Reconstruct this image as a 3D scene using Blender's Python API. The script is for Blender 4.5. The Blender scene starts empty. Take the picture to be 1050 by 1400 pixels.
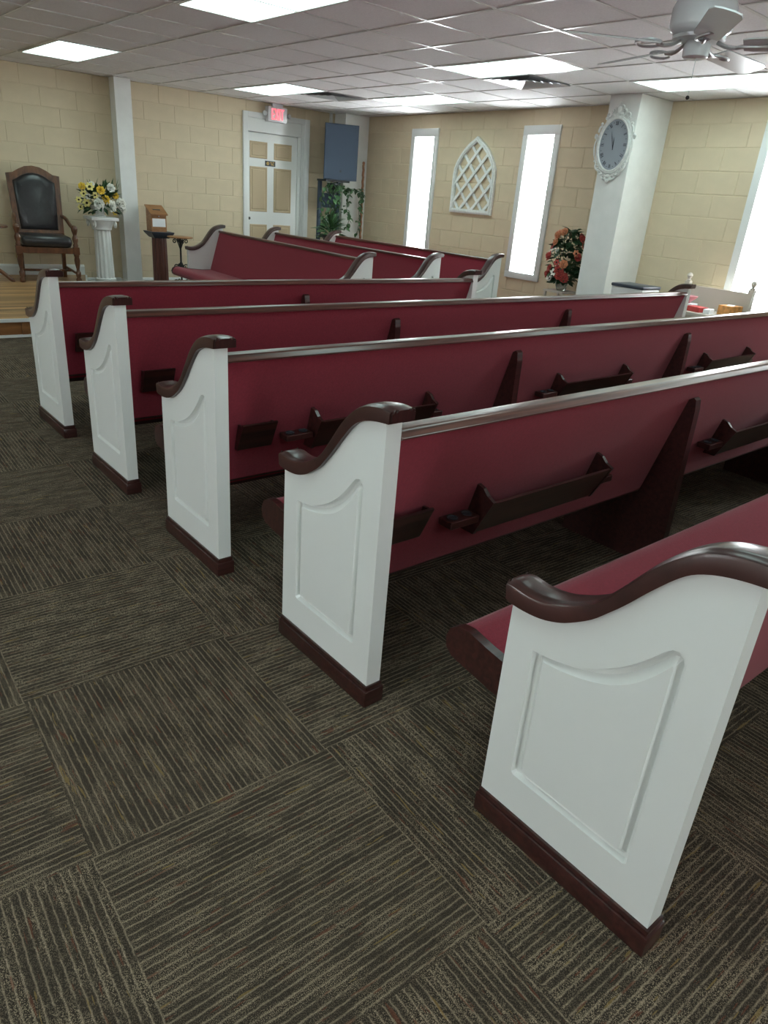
import bpy, bmesh, math, random
from mathutils import Vector, Matrix
R = math.radians
random.seed(7)
SC = bpy.context.scene
COL = SC.collection

# ------------------------------------------------------------------ camera, world, exposure
CAM = (-1.06292, -0.35370, 1.36695)
YAW, PITCH, ROLL, FPX = 0.69027, -0.42033, 0.08229, 959.311
fwd = Vector((math.cos(PITCH)*math.sin(YAW), math.cos(PITCH)*math.cos(YAW), math.sin(PITCH)))
rgt = fwd.cross(Vector((0, 0, 1))).normalized()
upv = rgt.cross(fwd)
r2 = rgt*math.cos(ROLL) + upv*math.sin(ROLL)
u2 = -rgt*math.sin(ROLL) + upv*math.cos(ROLL)
cd = bpy.data.cameras.new('camera')
cd.sensor_fit = 'VERTICAL'; cd.sensor_height = 36.0; cd.lens = FPX/1400*36.0
cd.clip_start = 0.02; cd.clip_end = 100
cam = bpy.data.objects.new('camera', cd)
cam.matrix_world = Matrix(((r2.x, u2.x, -fwd.x, CAM[0]), (r2.y, u2.y, -fwd.y, CAM[1]), (r2.z, u2.z, -fwd.z, CAM[2]), (0, 0, 0, 1)))
COL.objects.link(cam); SC.camera = cam

def project(p):
    d = Vector(p) - Vector(CAM)
    z = d.dot(fwd)
    if z < 0.05: return None
    return 525 + FPX*d.dot(r2)/z, 700 - FPX*d.dot(u2)/z

w = bpy.data.worlds.new('world'); SC.world = w; w.use_nodes = True
w.node_tree.nodes['Background'].inputs[0].default_value = (0.85, 0.92, 1.0, 1)
w.node_tree.nodes['Background'].inputs[1].default_value = 1.0
VS = SC.view_settings
VS.view_transform = 'Standard'; VS.look = 'None'; VS.gamma = 1.0; VS.use_curve_mapping = False
VS.exposure = 1.05
TUBE = 2.6            # troffer lens radiance
DAY = 16.0             # daylight through the obscured glass

# ------------------------------------------------------------------ measured room
YW, XR, H = 9.5735, 5.9938, 2.4384
XL, YB = -5.2, -3.6
CR = 0.2032; BL = 0.4064
PEWROT = 0.0297

# ------------------------------------------------------------------ helpers
def nodes_of(m):
    m.use_nodes = True
    return m.node_tree.nodes, m.node_tree.links, m.node_tree.nodes['Principled BSDF']

def mat(name, col, rough=0.5, vary=0.0, vscale=20.0, bump=0.0, bscale=200.0, metal=0.0, coat=0.0, spec=0.5, emit=None, estr=0.0, objvary=0.0, sheen=0.0, stretch=None):
    m = bpy.data.materials.new(name); N, L, P = nodes_of(m)
    P.inputs['Base Color'].default_value = (*col, 1); P.inputs['Roughness'].default_value = rough
    P.inputs['Metallic'].default_value = metal; P.inputs['Coat Weight'].default_value = coat
    P.inputs['Coat Roughness'].default_value = 0.15
    P.inputs['Specular IOR Level'].default_value = spec
    if sheen: P.inputs['Sheen Weight'].default_value = sheen
    tc = N.new('ShaderNodeTexCoord'); mp = N.new('ShaderNodeMapping'); L.new(tc.outputs['Object'], mp.inputs[0])
    if stretch: mp.inputs['Scale'].default_value = stretch
    colsock = None
    if vary:
        n = N.new('ShaderNodeTexNoise'); n.inputs['Scale'].default_value = vscale; n.inputs['Detail'].default_value = 4
        L.new(mp.outputs[0], n.inputs['Vector'])
        r = N.new('ShaderNodeMapRange'); r.inputs[1].default_value = 0.3; r.inputs[2].default_value = 0.7
        r.inputs[3].default_value = 1-vary; r.inputs[4].default_value = 1+vary; L.new(n.outputs['Fac'], r.inputs[0])
        h = N.new('ShaderNodeHueSaturation'); h.inputs['Color'].default_value = (*col, 1); L.new(r.outputs[0], h.inputs['Value'])
        colsock = h.outputs[0]
    if objvary:
        oi = N.new('ShaderNodeObjectInfo'); r = N.new('ShaderNodeMapRange')
        r.inputs[3].default_value = 1-objvary; r.inputs[4].default_value = 1+objvary; L.new(oi.outputs['Random'], r.inputs[0])
        h = N.new('ShaderNodeHueSaturation'); h.inputs['Color'].default_value = (*col, 1); L.new(r.outputs[0], h.inputs['Value'])
        if colsock: L.new(colsock, h.inputs['Color'])
        colsock = h.outputs[0]
    if colsock: L.new(colsock, P.inputs['Base Color'])
    if bump:
        n = N.new('ShaderNodeTexNoise'); n.inputs['Scale'].default_value = bscale; n.inputs['Detail'].default_value = 3
        L.new(mp.outputs[0], n.inputs['Vector'])
        b = N.new('ShaderNodeBump'); b.inputs['Strength'].default_value = bump; b.inputs['Distance'].default_value = 0.002
        L.new(n.outputs['Fac'], b.inputs['Height']); L.new(b.outputs[0], P.inputs['Normal'])
    if emit:
        P.inputs['Emission Color'].default_value = (*emit, 1); P.inputs['Emission Strength'].default_value = estr
    return m

def wood(name, dark, light, rough=0.3, coat=0.3, scale=(3, 60, 60), bump=0.15, ov=0.15):
    m = bpy.data.materials.new(name); N, L, P = nodes_of(m)
    tc = N.new('ShaderNodeTexCoord'); mp = N.new('ShaderNodeMapping'); mp.inputs['Scale'].default_value = scale
    L.new(tc.outputs['Object'], mp.inputs[0])
    n = N.new('ShaderNodeTexNoise'); n.inputs['Scale'].default_value = 1.0; n.inputs['Detail'].default_value = 6; n.inputs['Distortion'].default_value = 0.6
    L.new(mp.outputs[0], n.inputs['Vector'])
    cr = N.new('ShaderNodeValToRGB'); cr.color_ramp.elements[0].position = 0.32; cr.color_ramp.elements[1].position = 0.7
    cr.color_ramp.elements[0].color = (*dark, 1); cr.color_ramp.elements[1].color = (*light, 1)
    L.new(n.outputs['Fac'], cr.inputs[0])
    oi = N.new('ShaderNodeObjectInfo'); r = N.new('ShaderNodeMapRange'); r.inputs[3].default_value = 1-ov; r.inputs[4].default_value = 1+ov
    L.new(oi.outputs['Random'], r.inputs[0])
    h = N.new('ShaderNodeHueSaturation'); L.new(cr.outputs[0], h.inputs['Color']); L.new(r.outputs[0], h.inputs['Value'])
    L.new(h.outputs[0], P.inputs['Base Color'])
    P.inputs['Roughness'].default_value = rough; P.inputs['Coat Weight'].default_value = coat; P.inputs['Coat Roughness'].default_value = 0.2
    b = N.new('ShaderNodeBump'); b.inputs['Strength'].default_value = bump; b.inputs['Distance'].default_value = 0.001
    L.new(n.outputs['Fac'], b.inputs['Height']); L.new(b.outputs[0], P.inputs['Normal'])
    return m

def carpet_mat():
    m = bpy.data.materials.new('carpet'); N, L, P = nodes_of(m)
    tc = N.new('ShaderNodeTexCoord'); oi = N.new('ShaderNodeObjectInfo')
    off = N.new('ShaderNodeVectorMath'); off.operation = 'SCALE'; off.inputs[0].default_value = (37.0, 0, 11.0); L.new(oi.outputs['Random'], off.inputs['Scale'])
    add = N.new('ShaderNodeVectorMath'); L.new(tc.outputs['Object'], add.inputs[0]); L.new(off.outputs[0], add.inputs[1])
    sep = N.new('ShaderNodeSeparateXYZ'); L.new(add.outputs[0], sep.inputs[0])
    def math_(op, a, b=None, c=None):
        q = N.new('ShaderNodeMath'); q.operation = op
        for i, v in enumerate((a, b, c)):
            if v is None: continue
            if isinstance(v, (int, float)): q.inputs[i].default_value = v
            else: L.new(v, q.inputs[i])
        return q.outputs[0]
    def noise(scale, vec, detail=2.0, st=None):
        n = N.new('ShaderNodeTexNoise'); n.inputs['Scale'].default_value = scale; n.inputs['Detail'].default_value = detail
        if st:
            mp = N.new('ShaderNodeMapping'); mp.inputs['Scale'].default_value = st; L.new(vec, mp.inputs[0]); vec = mp.outputs[0]
        L.new(vec, n.inputs['Vector']); return n.outputs['Fac']
    V = add.outputs[0]
    wob = math_('MULTIPLY', math_('SUBTRACT', noise(60, V), 0.5), 0.006)
    ph = math_('MULTIPLY', math_('ADD', sep.outputs['Y'], wob), 2*math.pi/0.0166)
    line = math_('POWER', math_('MULTIPLY_ADD', math_('SINE', ph), 0.5, 0.5), 8.0)     # thin raised ribs
    brk = math_('GREATER_THAN', noise(1.0, V, 2.0, (22, 60, 1)), 0.40)
    line = math_('MULTIPLY', math_('MULTIPLY', line, math_('MULTIPLY_ADD', brk, 0.6, 0.4)), math_('MULTIPLY_ADD', noise(500, V, 1.0), 1.6, 0.1))
    speck = math_('GREATER_THAN', noise(560, V, 1.0), 0.56)
    patch = N.new('ShaderNodeMapRange'); patch.inputs[1].default_value = 0.42; patch.inputs[2].default_value = 0.62
    L.new(noise(1.0, V, 3.0, (9, 26, 1)), patch.inputs[0])
    sp = math_('MULTIPLY', speck, math_('MULTIPLY_ADD', patch.outputs[0], 0.62, 0.24))
    fac = math_('MINIMUM', math_('ADD', math_('MULTIPLY', line, 0.6), sp), 1.0)
    base = N.new('ShaderNodeMix'); base.data_type = 'RGBA'
    base.inputs['A'].default_value = (0.036, 0.028, 0.021, 1); base.inputs['B'].default_value = (0.38, 0.30, 0.21, 1)
    L.new(fac, base.inputs['Factor'])
    # stray ochre and rust yarns
    red = math_('GREATER_THAN', noise(1.0, V, 2.0, (13, 120, 1)), 0.67)
    och = math_('GREATER_THAN', noise(1.0, V, 2.0, (11, 95, 5)), 0.69)
    m1 = N.new('ShaderNodeMix'); m1.data_type = 'RGBA'; L.new(math_('MULTIPLY', red, 0.6), m1.inputs['Factor']); L.new(base.outputs['Result'], m1.inputs['A']); m1.inputs['B'].default_value = (0.14, 0.045, 0.025, 1)
    m2 = N.new('ShaderNodeMix'); m2.data_type = 'RGBA'; L.new(math_('MULTIPLY', och, 0.6), m2.inputs['Factor']); L.new(m1.outputs['Result'], m2.inputs['A']); m2.inputs['B'].default_value = (0.28, 0.19, 0.07, 1)
    L.new(m2.outputs['Result'], P.inputs['Base Color'])
    P.inputs['Roughness'].default_value = 0.95; P.inputs['Specular IOR Level'].default_value = 0.15
    b = N.new('ShaderNodeBump'); b.inputs['Strength'].default_value = 0.6; b.inputs['Distance'].default_value = 0.004
    L.new(fac, b.inputs['Height']); L.new(b.outputs[0], P.inputs['Normal'])
    return m

def glow_lens():
    m = bpy.data.materials.new('troffer_lens'); N, L, P = nodes_of(m)
    tc = N.new('ShaderNodeTexCoord'); sep = N.new('ShaderNodeSeparateXYZ'); L.new(tc.outputs['Object'], sep.inputs[0])
    q = N.new('ShaderNodeMath'); q.operation = 'MULTIPLY'; q.inputs[1].default_value = 2*math.pi/0.28; L.new(sep.outputs['X'], q.inputs[0])
    s = N.new('ShaderNodeMath'); s.operation = 'COSINE'; L.new(q.outputs[0], s.inputs[0])
    r = N.new('ShaderNodeMapRange'); r.inputs[1].default_value = -1; r.inputs[2].default_value = 1; r.inputs[3].default_value = TUBE*1.15; r.inputs[4].default_value = TUBE*0.8
    L.new(s.outputs[0], r.inputs[0])
    P.inputs['Base Color'].default_value = (0.8, 0.85, 0.85, 1); P.inputs['Roughness'].default_value = 0.4
    P.inputs['Emission Color'].default_value = (0.74, 1.0, 0.95, 1); L.new(r.outputs[0], P.inputs['Emission Strength'])
    return m

def day_glass():
    m = bpy.data.materials.new('obscure_glass'); N, L, P = nodes_of(m)
    tc = N.new('ShaderNodeTexCoord'); n = N.new('ShaderNodeTexVoronoi'); n.inputs['Scale'].default_value = 70; L.new(tc.outputs['Object'], n.inputs['Vector'])
    r = N.new('ShaderNodeMapRange'); r.inputs[2].default_value = 0.7; r.inputs[3].default_value = DAY*1.15; r.inputs[4].default_value = DAY*0.6
    L.new(n.outputs['Distance'], r.inputs[0])
    P.inputs['Base Color'].default_value = (0.8, 0.85, 0.88, 1); P.inputs['Roughness'].default_value = 0.25
    P.inputs['Emission Color'].default_value = (0.93, 0.97, 1.0, 1); L.new(r.outputs[0], P.inputs['Emission Strength'])
    b = N.new('ShaderNodeBump'); b.inputs['Strength'].default_value = 0.6; b.inputs['Distance'].default_value = 0.004
    L.new(n.outputs['Distance'], b.inputs['Height']); L.new(b.outputs[0], P.inputs['Normal'])
    return m

M = dict(
    block=mat('painted_block', (0.63, 0.53, 0.37), 0.65, vary=0.04, vscale=6, bump=0.25, bscale=160, objvary=0.015),
    tile=mat('ceiling_tile', (0.78, 0.77, 0.77), 0.9, vary=0.05, vscale=90, bump=0.5, bscale=260, objvary=0.025),
    tee=mat('ceiling_tee', (0.62, 0.61, 0.60), 0.28, spec=0.6),
    white=mat('white_paint', (0.74, 0.76, 0.74), 0.42, bump=0.05, bscale=30),
    trim=mat('white_trim', (0.72, 0.74, 0.73), 0.4),
    plaster=mat('white_plaster', (0.80, 0.81, 0.79), 0.6, vary=0.03, vscale=8, bump=0.2, bscale=60),
    carve=mat('aged_white_carving', (0.76, 0.78, 0.76), 0.5, vary=0.08, vscale=40),
    cherry=wood('cherry_wood', (0.020, 0.0065, 0.006), (0.060, 0.018, 0.015), 0.28, 0.35),
    cherryv=wood('cherry_cap', (0.024, 0.009, 0.008), (0.060, 0.021, 0.018), 0.3, 0.3, (60, 9, 9)),
    rail=wood('lit_rail_wood', (0.045, 0.015, 0.011), (0.15, 0.055, 0.038), 0.3, 0.35, (3, 90, 90)),  # lighter than the cherry: window reflection on the rails put into the colour
    fabric=mat('burgundy_fabric', (0.25, 0.023, 0.042), 0.9, vary=0.10, vscale=120, bump=0.35, bscale=700, spec=0.2, sheen=0.2),
    carpet=carpet_mat(), lens=glow_lens(), glass=day_glass(),
    oak=wood('stage_oak', (0.26, 0.13, 0.05), (0.60, 0.37, 0.17), 0.4, 0.2, (2, 30, 30), ov=0.4),
    riser=wood('riser_wood', (0.16, 0.06, 0.018), (0.30, 0.13, 0.04), 0.45, 0.1, (3, 20, 20)),
    walnut=wood('carved_walnut', (0.055, 0.020, 0.008), (0.19, 0.075, 0.03), 0.32, 0.3, (20, 20, 5)),
    mahog=wood('mahogany_column', (0.05, 0.012, 0.008), (0.13, 0.035, 0.022), 0.4, 0.2, (50, 50, 4)),
    maple=wood('collection_box_wood', (0.27, 0.12, 0.045), (0.42, 0.20, 0.08), 0.45, 0.1, (10, 10, 40)),
    leather=mat('dark_leather', (0.022, 0.021, 0.024), 0.32, vary=0.2, vscale=25, bump=0.2, bscale=120, coat=0.2),
    iron=mat('black_iron', (0.012, 0.012, 0.012), 0.5),
    black=mat('black_plastic', (0.02, 0.022, 0.026), 0.5),
    speaker=mat('speaker_grille', (0.045, 0.068, 0.105), 0.7, bump=0.5, bscale=600),  # bluish tint of the haze is put into this dark colour
    tan=mat('door_panel_tan', (0.47, 0.37, 0.235), 0.6),
    silver=mat('silver_metal', (0.55, 0.56, 0.58), 0.35, metal=0.7),
    brass=mat('brass', (0.45, 0.32, 0.12), 0.35, metal=0.8),
    fanwhite=mat('fan_white', (0.62, 0.63, 0.65), 0.25, spec=0.6),
    dial=mat('clock_dial', (0.33, 0.37, 0.42), 0.35),
    ink=mat('clock_ink', (0.03, 0.035, 0.045), 0.5),
    exitred=mat('exit_red', (0.8, 0.05, 0.06), 0.5, emit=(1.0, 0.10, 0.13), estr=1.3),
    leaf=mat('leaf_green', (0.028, 0.075, 0.03), 0.45, objvary=0.35),
    leafp=mat('pothos_leaf', (0.05, 0.12, 0.045), 0.4, objvary=0.35),
    petalw=mat('petal_white', (0.80, 0.80, 0.74), 0.7), petaly=mat('petal_yellow', (0.80, 0.55, 0.06), 0.7),
    petalp=mat('petal_pale_yellow', (0.78, 0.68, 0.25), 0.7), petalr=mat('petal_red', (0.42, 0.06, 0.05), 0.7),
    petalo=mat('petal_coral', (0.60, 0.25, 0.13), 0.7), seed=mat('flower_eye', (0.03, 0.015, 0.008), 0.8),
    stem=mat('stem_green', (0.06, 0.10, 0.03), 0.7),
    twig=mat('staff_wood', (0.34, 0.16, 0.085), 0.6, vary=0.25, vscale=15),
    paper=mat('paper', (0.78, 0.80, 0.82), 0.8), redbox=mat('red_card', (0.48, 0.05, 0.045), 0.6),
    orange=mat('orange_card', (0.62, 0.28, 0.08), 0.6, vary=0.35, vscale=25), pink=mat('pink_china', (0.7, 0.32, 0.36), 0.4),
    putty=mat('painted_putty', (0.55, 0.50, 0.44), 0.5), greyrim=mat('dark_rim', (0.035, 0.042, 0.06), 0.4),
    clearglass=mat('clear_glass', (0.75, 0.8, 0.8), 0.08, coat=0.5),
)
M['clearglass'].node_tree.nodes['Principled BSDF'].inputs['Transmission Weight'].default_value = 0.85

def mesh_from_bm(name, bm, m, smooth=False, angle=35):
    bmesh.ops.recalc_face_normals(bm, faces=bm.faces[:])
    me = bpy.data.meshes.new(name); bm.to_mesh(me); bm.free()
    if m is not None: me.materials.append(m)
    if smooth:
        for p in me.polygons: p.use_smooth = True
        me.set_sharp_from_angle(angle=R(angle))
    return me

def link(name, me, parent=None, loc=(0, 0, 0), rot=(0, 0, 0), kind=None):
    o = bpy.data.objects.new(name, me); COL.objects.link(o)
    o.location = loc; o.rotation_euler = rot
    if parent is not None: o.parent = parent
    if kind: o['kind'] = kind
    return o

def obj(name, bm, m, parent=None, smooth=False, loc=(0, 0, 0), rot=(0, 0, 0), kind=None, angle=35):
    return link(name, mesh_from_bm(name, bm, m, smooth, angle), parent, loc, rot, kind)

def tag(o, label, cat, group=None):
    o['label'] = label; o['category'] = cat
    if group: o['group'] = group
    return o

def thing(name, label, cat, loc=(0, 0, 0), rz=0.0, group=None):
    o = bpy.data.objects.new(name, None); COL.objects.link(o); o.empty_display_size = 0.1
    o.location = loc; o.rotation_euler = (0, 0, rz)
    return tag(o, label, cat, group)

def box(bm, x0, x1, y0, y1, z0, z1, bev=0.0):
    vs = [bm.verts.new((x, y, z)) for x in (x0, x1) for y in (y0, y1) for z in (z0, z1)]
    idx = ((0, 1, 3, 2), (4, 6, 7, 5), (0, 4, 5, 1), (2, 3, 7, 6), (0, 2, 6, 4), (1, 5, 7, 3))
    fs = [bm.faces.new([vs[i] for i in f]) for f in idx]
    if bev:
        es = {e for f in fs for e in f.edges}
        bmesh.ops.bevel(bm, geom=list(es), offset=bev, segments=2, affect='EDGES', profile=0.5)
    return bm
def bx(*a, **k): return box(bmesh.new(), *a, **k)

def prism(bm, pts, axis, a, b):
    """closed polygon pts extruded between a and b along axis; pts are the other two coordinates in order"""
    def put(p, t): return {0: (t, p[0], p[1]), 1: (p[0], t, p[1]), 2: (p[0], p[1], t)}[axis]
    A = [bm.verts.new(put(p, a)) for p in pts]; B = [bm.verts.new(put(p, b)) for p in pts]
    bm.faces.new(A); bm.faces.new(B[::-1])
    n = len(pts)
    for i in range(n): bm.faces.new((A[i], B[i], B[(i+1) % n], A[(i+1) % n]))
    return bm

def lathe(bm, prof, segs=20, c=(0, 0, 0), sx=1.0, sy=1.0, flutes=0, fdepth=0.0):
    rings = []
    for r, z in prof:
        ring = []
        for i in range(segs):
            a = 2*math.pi*i/segs
            rr = r*(1 - (fdepth*(0.5+0.5*math.cos(a*flutes)) if flutes and r > 0 else 0))
            ring.append(bm.verts.new((c[0]+rr*math.cos(a)*sx, c[1]+rr*math.sin(a)*sy, c[2]+z)))
        rings.append(ring)
    for A, B in zip(rings, rings[1:]):
        for i in range(segs): bm.faces.new((A[i], A[(i+1) % segs], B[(i+1) % segs], B[i]))
    bm.faces.new(rings[0][::-1]); bm.faces.new(rings[-1])
    return bm

def tube(bm, pts, r, segs=8, closed=False):
    pts = [Vector(p) for p in pts]; n = len(pts); rings = []
    rad = r if isinstance(r, (list, tuple)) else [r]*n
    prev = None
    for i, p in enumerate(pts):
        if closed: t = pts[(i+1) % n]-pts[i-1]
        else: t = pts[min(i+1, n-1)]-pts[max(i-1, 0)]
        t.normalize()
        ref = prev if prev is not None else (Vector((0, 0, 1)) if abs(t.z) < 0.9 else Vector((1, 0, 0)))
        u = (ref - t*ref.dot(t)).normalized(); v = t.cross(u); prev = u
        rings.append([bm.verts.new(p + rad[i]*(u*math.cos(2*math.pi*k/segs)+v*math.sin(2*math.pi*k/segs))) for k in range(segs)])
    for i in range(n if closed else n-1):
        A, B = rings[i], rings[(i+1) % n]
        for k in range(segs): bm.faces.new((A[k], A[(k+1) % segs], B[(k+1) % segs], B[k]))
    if not closed:
        bm.faces.new(rings[0][::-1]); bm.faces.new(rings[-1])
    return bm

def ball(bm, c, r, u=10, v=7, sc=(1, 1, 1)):
    bmesh.ops.create_uvsphere(bm, u_segments=u, v_segments=v, radius=r, matrix=Matrix.Translation(c) @ Matrix.Diagonal((*sc, 1)))
    return bm

def catmull(P, k=4):
    out = []
    n = len(P)
    for i in range(n-1):
        p0, p1, p2, p3 = (Vector(P[max(i-1, 0)]), Vector(P[i]), Vector(P[i+1]), Vector(P[min(i+2, n-1)]))
        for j in range(k):
            t = j/k
            out.append(0.5*((2*p1)+(p2-p0)*t+(2*p0-5*p1+4*p2-p3)*t*t+(3*p1-p0-3*p2+p3)*t**3))
    out.append(Vector(P[-1]))
    return out

def offset_loop(P, d):
    """inset of a counter-clockwise 2-D loop, same vertex count"""
    n = len(P); out = []
    for i in range(n):
        a, b, c = Vector(P[i-1]), Vector(P[i]), Vector(P[(i+1) % n])
        e1 = (b-a).normalized(); e2 = (c-b).normalized()
        n1 = Vector((-e1.y, e1.x)); n2 = Vector((-e2.y, e2.x))
        m = n1+n2; q = max(m.dot(n1), 0.35)
        out.append(b + m*(d/q))
    return out

# ------------------------------------------------------------------ setting: floor
FLX0, FLX1, FLY0, FLY1 = XL, XR, YB, YW
floor = obj('floor', bx(FLX0-0.2, FLX1+0.3, FLY0-0.2, FLY1+0.2, -0.12, -0.006), M['carpet'], kind='structure')
TS = 0.6096
tile_me = mesh_from_bm('carpet_tile', bx(-TS/2, TS/2, -TS/2, TS/2, -0.006, 0.0), M['carpet'])
rest = bmesh.new()
x0g, y0g = -0.82, 0.232
for i in range(-8, 12):
    for j in range(-7, 16):
        cx, cy = x0g+(i+0.5)*TS, y0g+(j+0.5)*TS
        if cx < FLX0-0.25 or cx > FLX1 + 0.2 or cy < FLY0-0.3 or cy > FLY1+0.2: continue
        pp = [project((cx+a*TS/2, cy+b*TS/2, 0)) for a in (-1, 1) for b in (-1, 1)]
        seen = any(q and -30 < q[0] < 1080 and -30 < q[1] < 1430 for q in pp)
        rz = 0 if (i+j) % 2 == 0 else math.pi/2
        if seen: link('carpet_tile', tile_me, floor, (cx, cy, 0), (0, 0, rz + random.choice((0, math.pi))))
        else: box(rest, cx-TS/2, cx+TS/2, cy-TS/2, cy+TS/2, -0.006, 0)
obj('carpet_tiles_beyond', rest, M['carpet'], floor, kind='stuff')

# ------------------------------------------------------------------ walls of painted block
def subtract(rects, hole):
    out = []
    hx0, hx1, hz0, hz1 = hole
    for (a, b, c, d) in rects:
        if b <= hx0 or a >= hx1 or d <= hz0 or c >= hz1: out.append((a, b, c, d)); continue
        if a < hx0: out.append((a, hx0, c, d))
        if b > hx1: out.append((hx1, b, c, d))
        m0, m1 = max(a, hx0), min(b, hx1)
        if c < hz0: out.append((m0, m1, c, hz0))
        if d > hz1: out.append((m0, m1, hz1, d))
    return out

JT = 0.0045          # half joint
BP = 0.0045           # how far a block face stands proud of its joint
def brick_mesh(wd, ht):
    """front-bevelled block face, local x along the wall, z up, front at y = 0, back at y = BP"""
    bm = bmesh.new(); b = 0.003
    F = [bm.verts.new((sx*(wd/2-b), 0, sz*(ht/2-b))) for sx, sz in ((-1, -1), (1, -1), (1, 1), (-1, 1))]
    K = [bm.verts.new((sx*wd/2, BP, sz*ht/2)) for sx, sz in ((-1, -1), (1, -1), (1, 1), (-1, 1))]
    bm.faces.new(F)
    for i in range(4): bm.faces.new((F[i], K[i], K[(i+1) % 4], F[(i+1) % 4]))
    return mesh_from_bm('concrete_block', bm, M['block'])
cache = {}
def lay_blocks(parent, u0, u1, z0, z1, even, odd, holes, place, rz):
    for row in range(12):
        zt = 2.2352 + CR - row*CR; zb = zt-CR
        start = even if row % 2 == 0 else odd
        k0 = math.floor((u0-start)/BL)-1
        u = start + k0*BL
        while u < u1:
            a, b = max(u, u0), min(u+BL, u1)
            if b-a > 0.02:
                for (p, q, r, s) in (lambda L: L)(_cut([(a, b, max(zb, z0), min(zt, z1))], holes)):
                    if q-p < 0.03 or s-r < 0.03: continue
                    wd, ht = round(q-p-2*JT, 4), round(s-r-2*JT, 4)
                    me = cache.setdefault((wd, ht), None) or cache.__setitem__((wd, ht), brick_mesh(wd, ht)) or cache[(wd, ht)]
                    link('concrete_block', me, parent, place((p+q)/2, (r+s)/2), (0, 0, rz))
            u += BL
def _cut(rects, holes):
    for h in holes: rects = subtract(rects, h)
    return rects

def wall_with_holes(name, u0, u1, holes, place_box):
    bm = bmesh.new()
    for (a, b, c, d) in _cut([(u0, u1, 0.0, H)], holes): place_box(bm, a, b, c, d)
    return obj(name, bm, M['block'], kind='structure')

DOORHOLE = (4.10, 5.06, 0.0, 2.26)
wall_front = wall_with_holes('wall_front', XL-0.2, XR+0.3, [DOORHOLE], lambda bm, a, b, c, d: box(bm, a, b, YW+BP, YW+0.2, c, d))
lay_blocks(wall_front, -0.7, XR, 0.0, H, 2.875, 2.6718, [DOORHOLE], lambda u, z: (u, YW, z), 0.0)
WINS = [(7.72, 8.20), (5.635, 6.115), (2.735, 3.215)]       # clear openings on the right wall
WZ0, WZ1 = 0.60, 2.20
WINS += [(-0.20, 0.28), (-2.9, -2.42)]
holesR = [(a, b, WZ0, WZ1) for a, b in WINS]
wall_right = wall_with_holes('wall_right', YB-0.2, YW+BP, holesR, lambda bm, a, b, c, d: box(bm, XR+BP, XR+0.26, a, b, c, d))
lay_blocks(wall_right, 1.4, YW-0.02, 0.0, H, 3.6, 3.397, holesR, lambda u, z: (XR, u, z), -math.pi/2)
holesL = [(a, b, WZ0, WZ1) for a, b in ((2.735, 3.215), (-0.2, 0.28))]
wall_left = wall_with_holes('wall_left', YB-0.2, YW+BP, holesL, lambda bm, a, b, c, d: box(bm, XL-0.26, XL, a, b, c, d))
holesB = [(a, a+0.48, WZ0, WZ1) for a in (-1.3,)]  # unseen rear window, added to light the pew ends from behind
wall_back = wall_with_holes('wall_back', XL, XR+BP, holesB, lambda bm, a, b, c, d: box(bm, a, b, YB-0.26, YB, c, d))

# ------------------------------------------------------------------ windows
def window(n, x, y0, y1, sgn):
    """sgn +1: in the right wall (room towards -x); -1: in the left wall"""
    t = 0.075
    bm = bmesh.new(); xi = x-0.022*sgn
    for (a, b, c, d) in ((y0-t+0.035, y1+t-0.035, WZ1-0.035, WZ1+t-0.01), (y0-t+0.035, y1+t-0.035, WZ0-t+0.035, WZ0+0.035),
                         (y0-t+0.035, y0+0.04, WZ0+0.035, WZ1-0.035), (y1-0.04, y1+t-0.035, WZ0+0.035, WZ1-0.035)):
        box(bm, min(xi, x+0.01*sgn), max(xi, x+0.01*sgn), a, b, c, d, bev=0.004)
    root = link('window_%d' % n, mesh_from_bm('window_casing', bm, M['trim'], True), kind='structure')
    a, b = y0+0.04, y1-0.04; c, d = WZ0+0.035, WZ1-0.035
    for nm, q in (('reveal', (y0, a, WZ0, WZ1)), ('reveal', (b, y1, WZ0, WZ1)), ('reveal', (a, b, d, WZ1)), ('window_sill', (a, b, WZ0, c))):
        obj(nm, bx(*sorted((x+0.01*sgn, x+0.235*sgn)), *q), M['white'], root)
    fr = bmesh.new(); xg = x+0.205*sgn
    for q in ((a, a+0.022, c, d), (b-0.022, b, c, d), (a+0.022, b-0.022, c, c+0.022), (a+0.022, b-0.022, d-0.022, d)):
        box(fr, *sorted((xg-0.02*sgn, xg+0.012*sgn)), *q)
    obj('window_frame', fr, M['trim'], root)
    obj('pane', bx(*sorted((xg, xg+0.006*sgn)), a+0.02, b-0.02, c+0.02, d-0.02), M['glass'], root)
    return root
for n, (a, b) in enumerate(WINS): window(n+1, XR, a, b, 1)
for n, h in enumerate(holesL): window(n+6, XL, h[0], h[1], -1)
for n, h in enumerate(holesB):
    wd = window(n+8, 0.0, h[0], h[1], 1); wd.rotation_euler = (0, 0, -math.pi/2); wd.location = (0, YB, 0)

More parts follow.
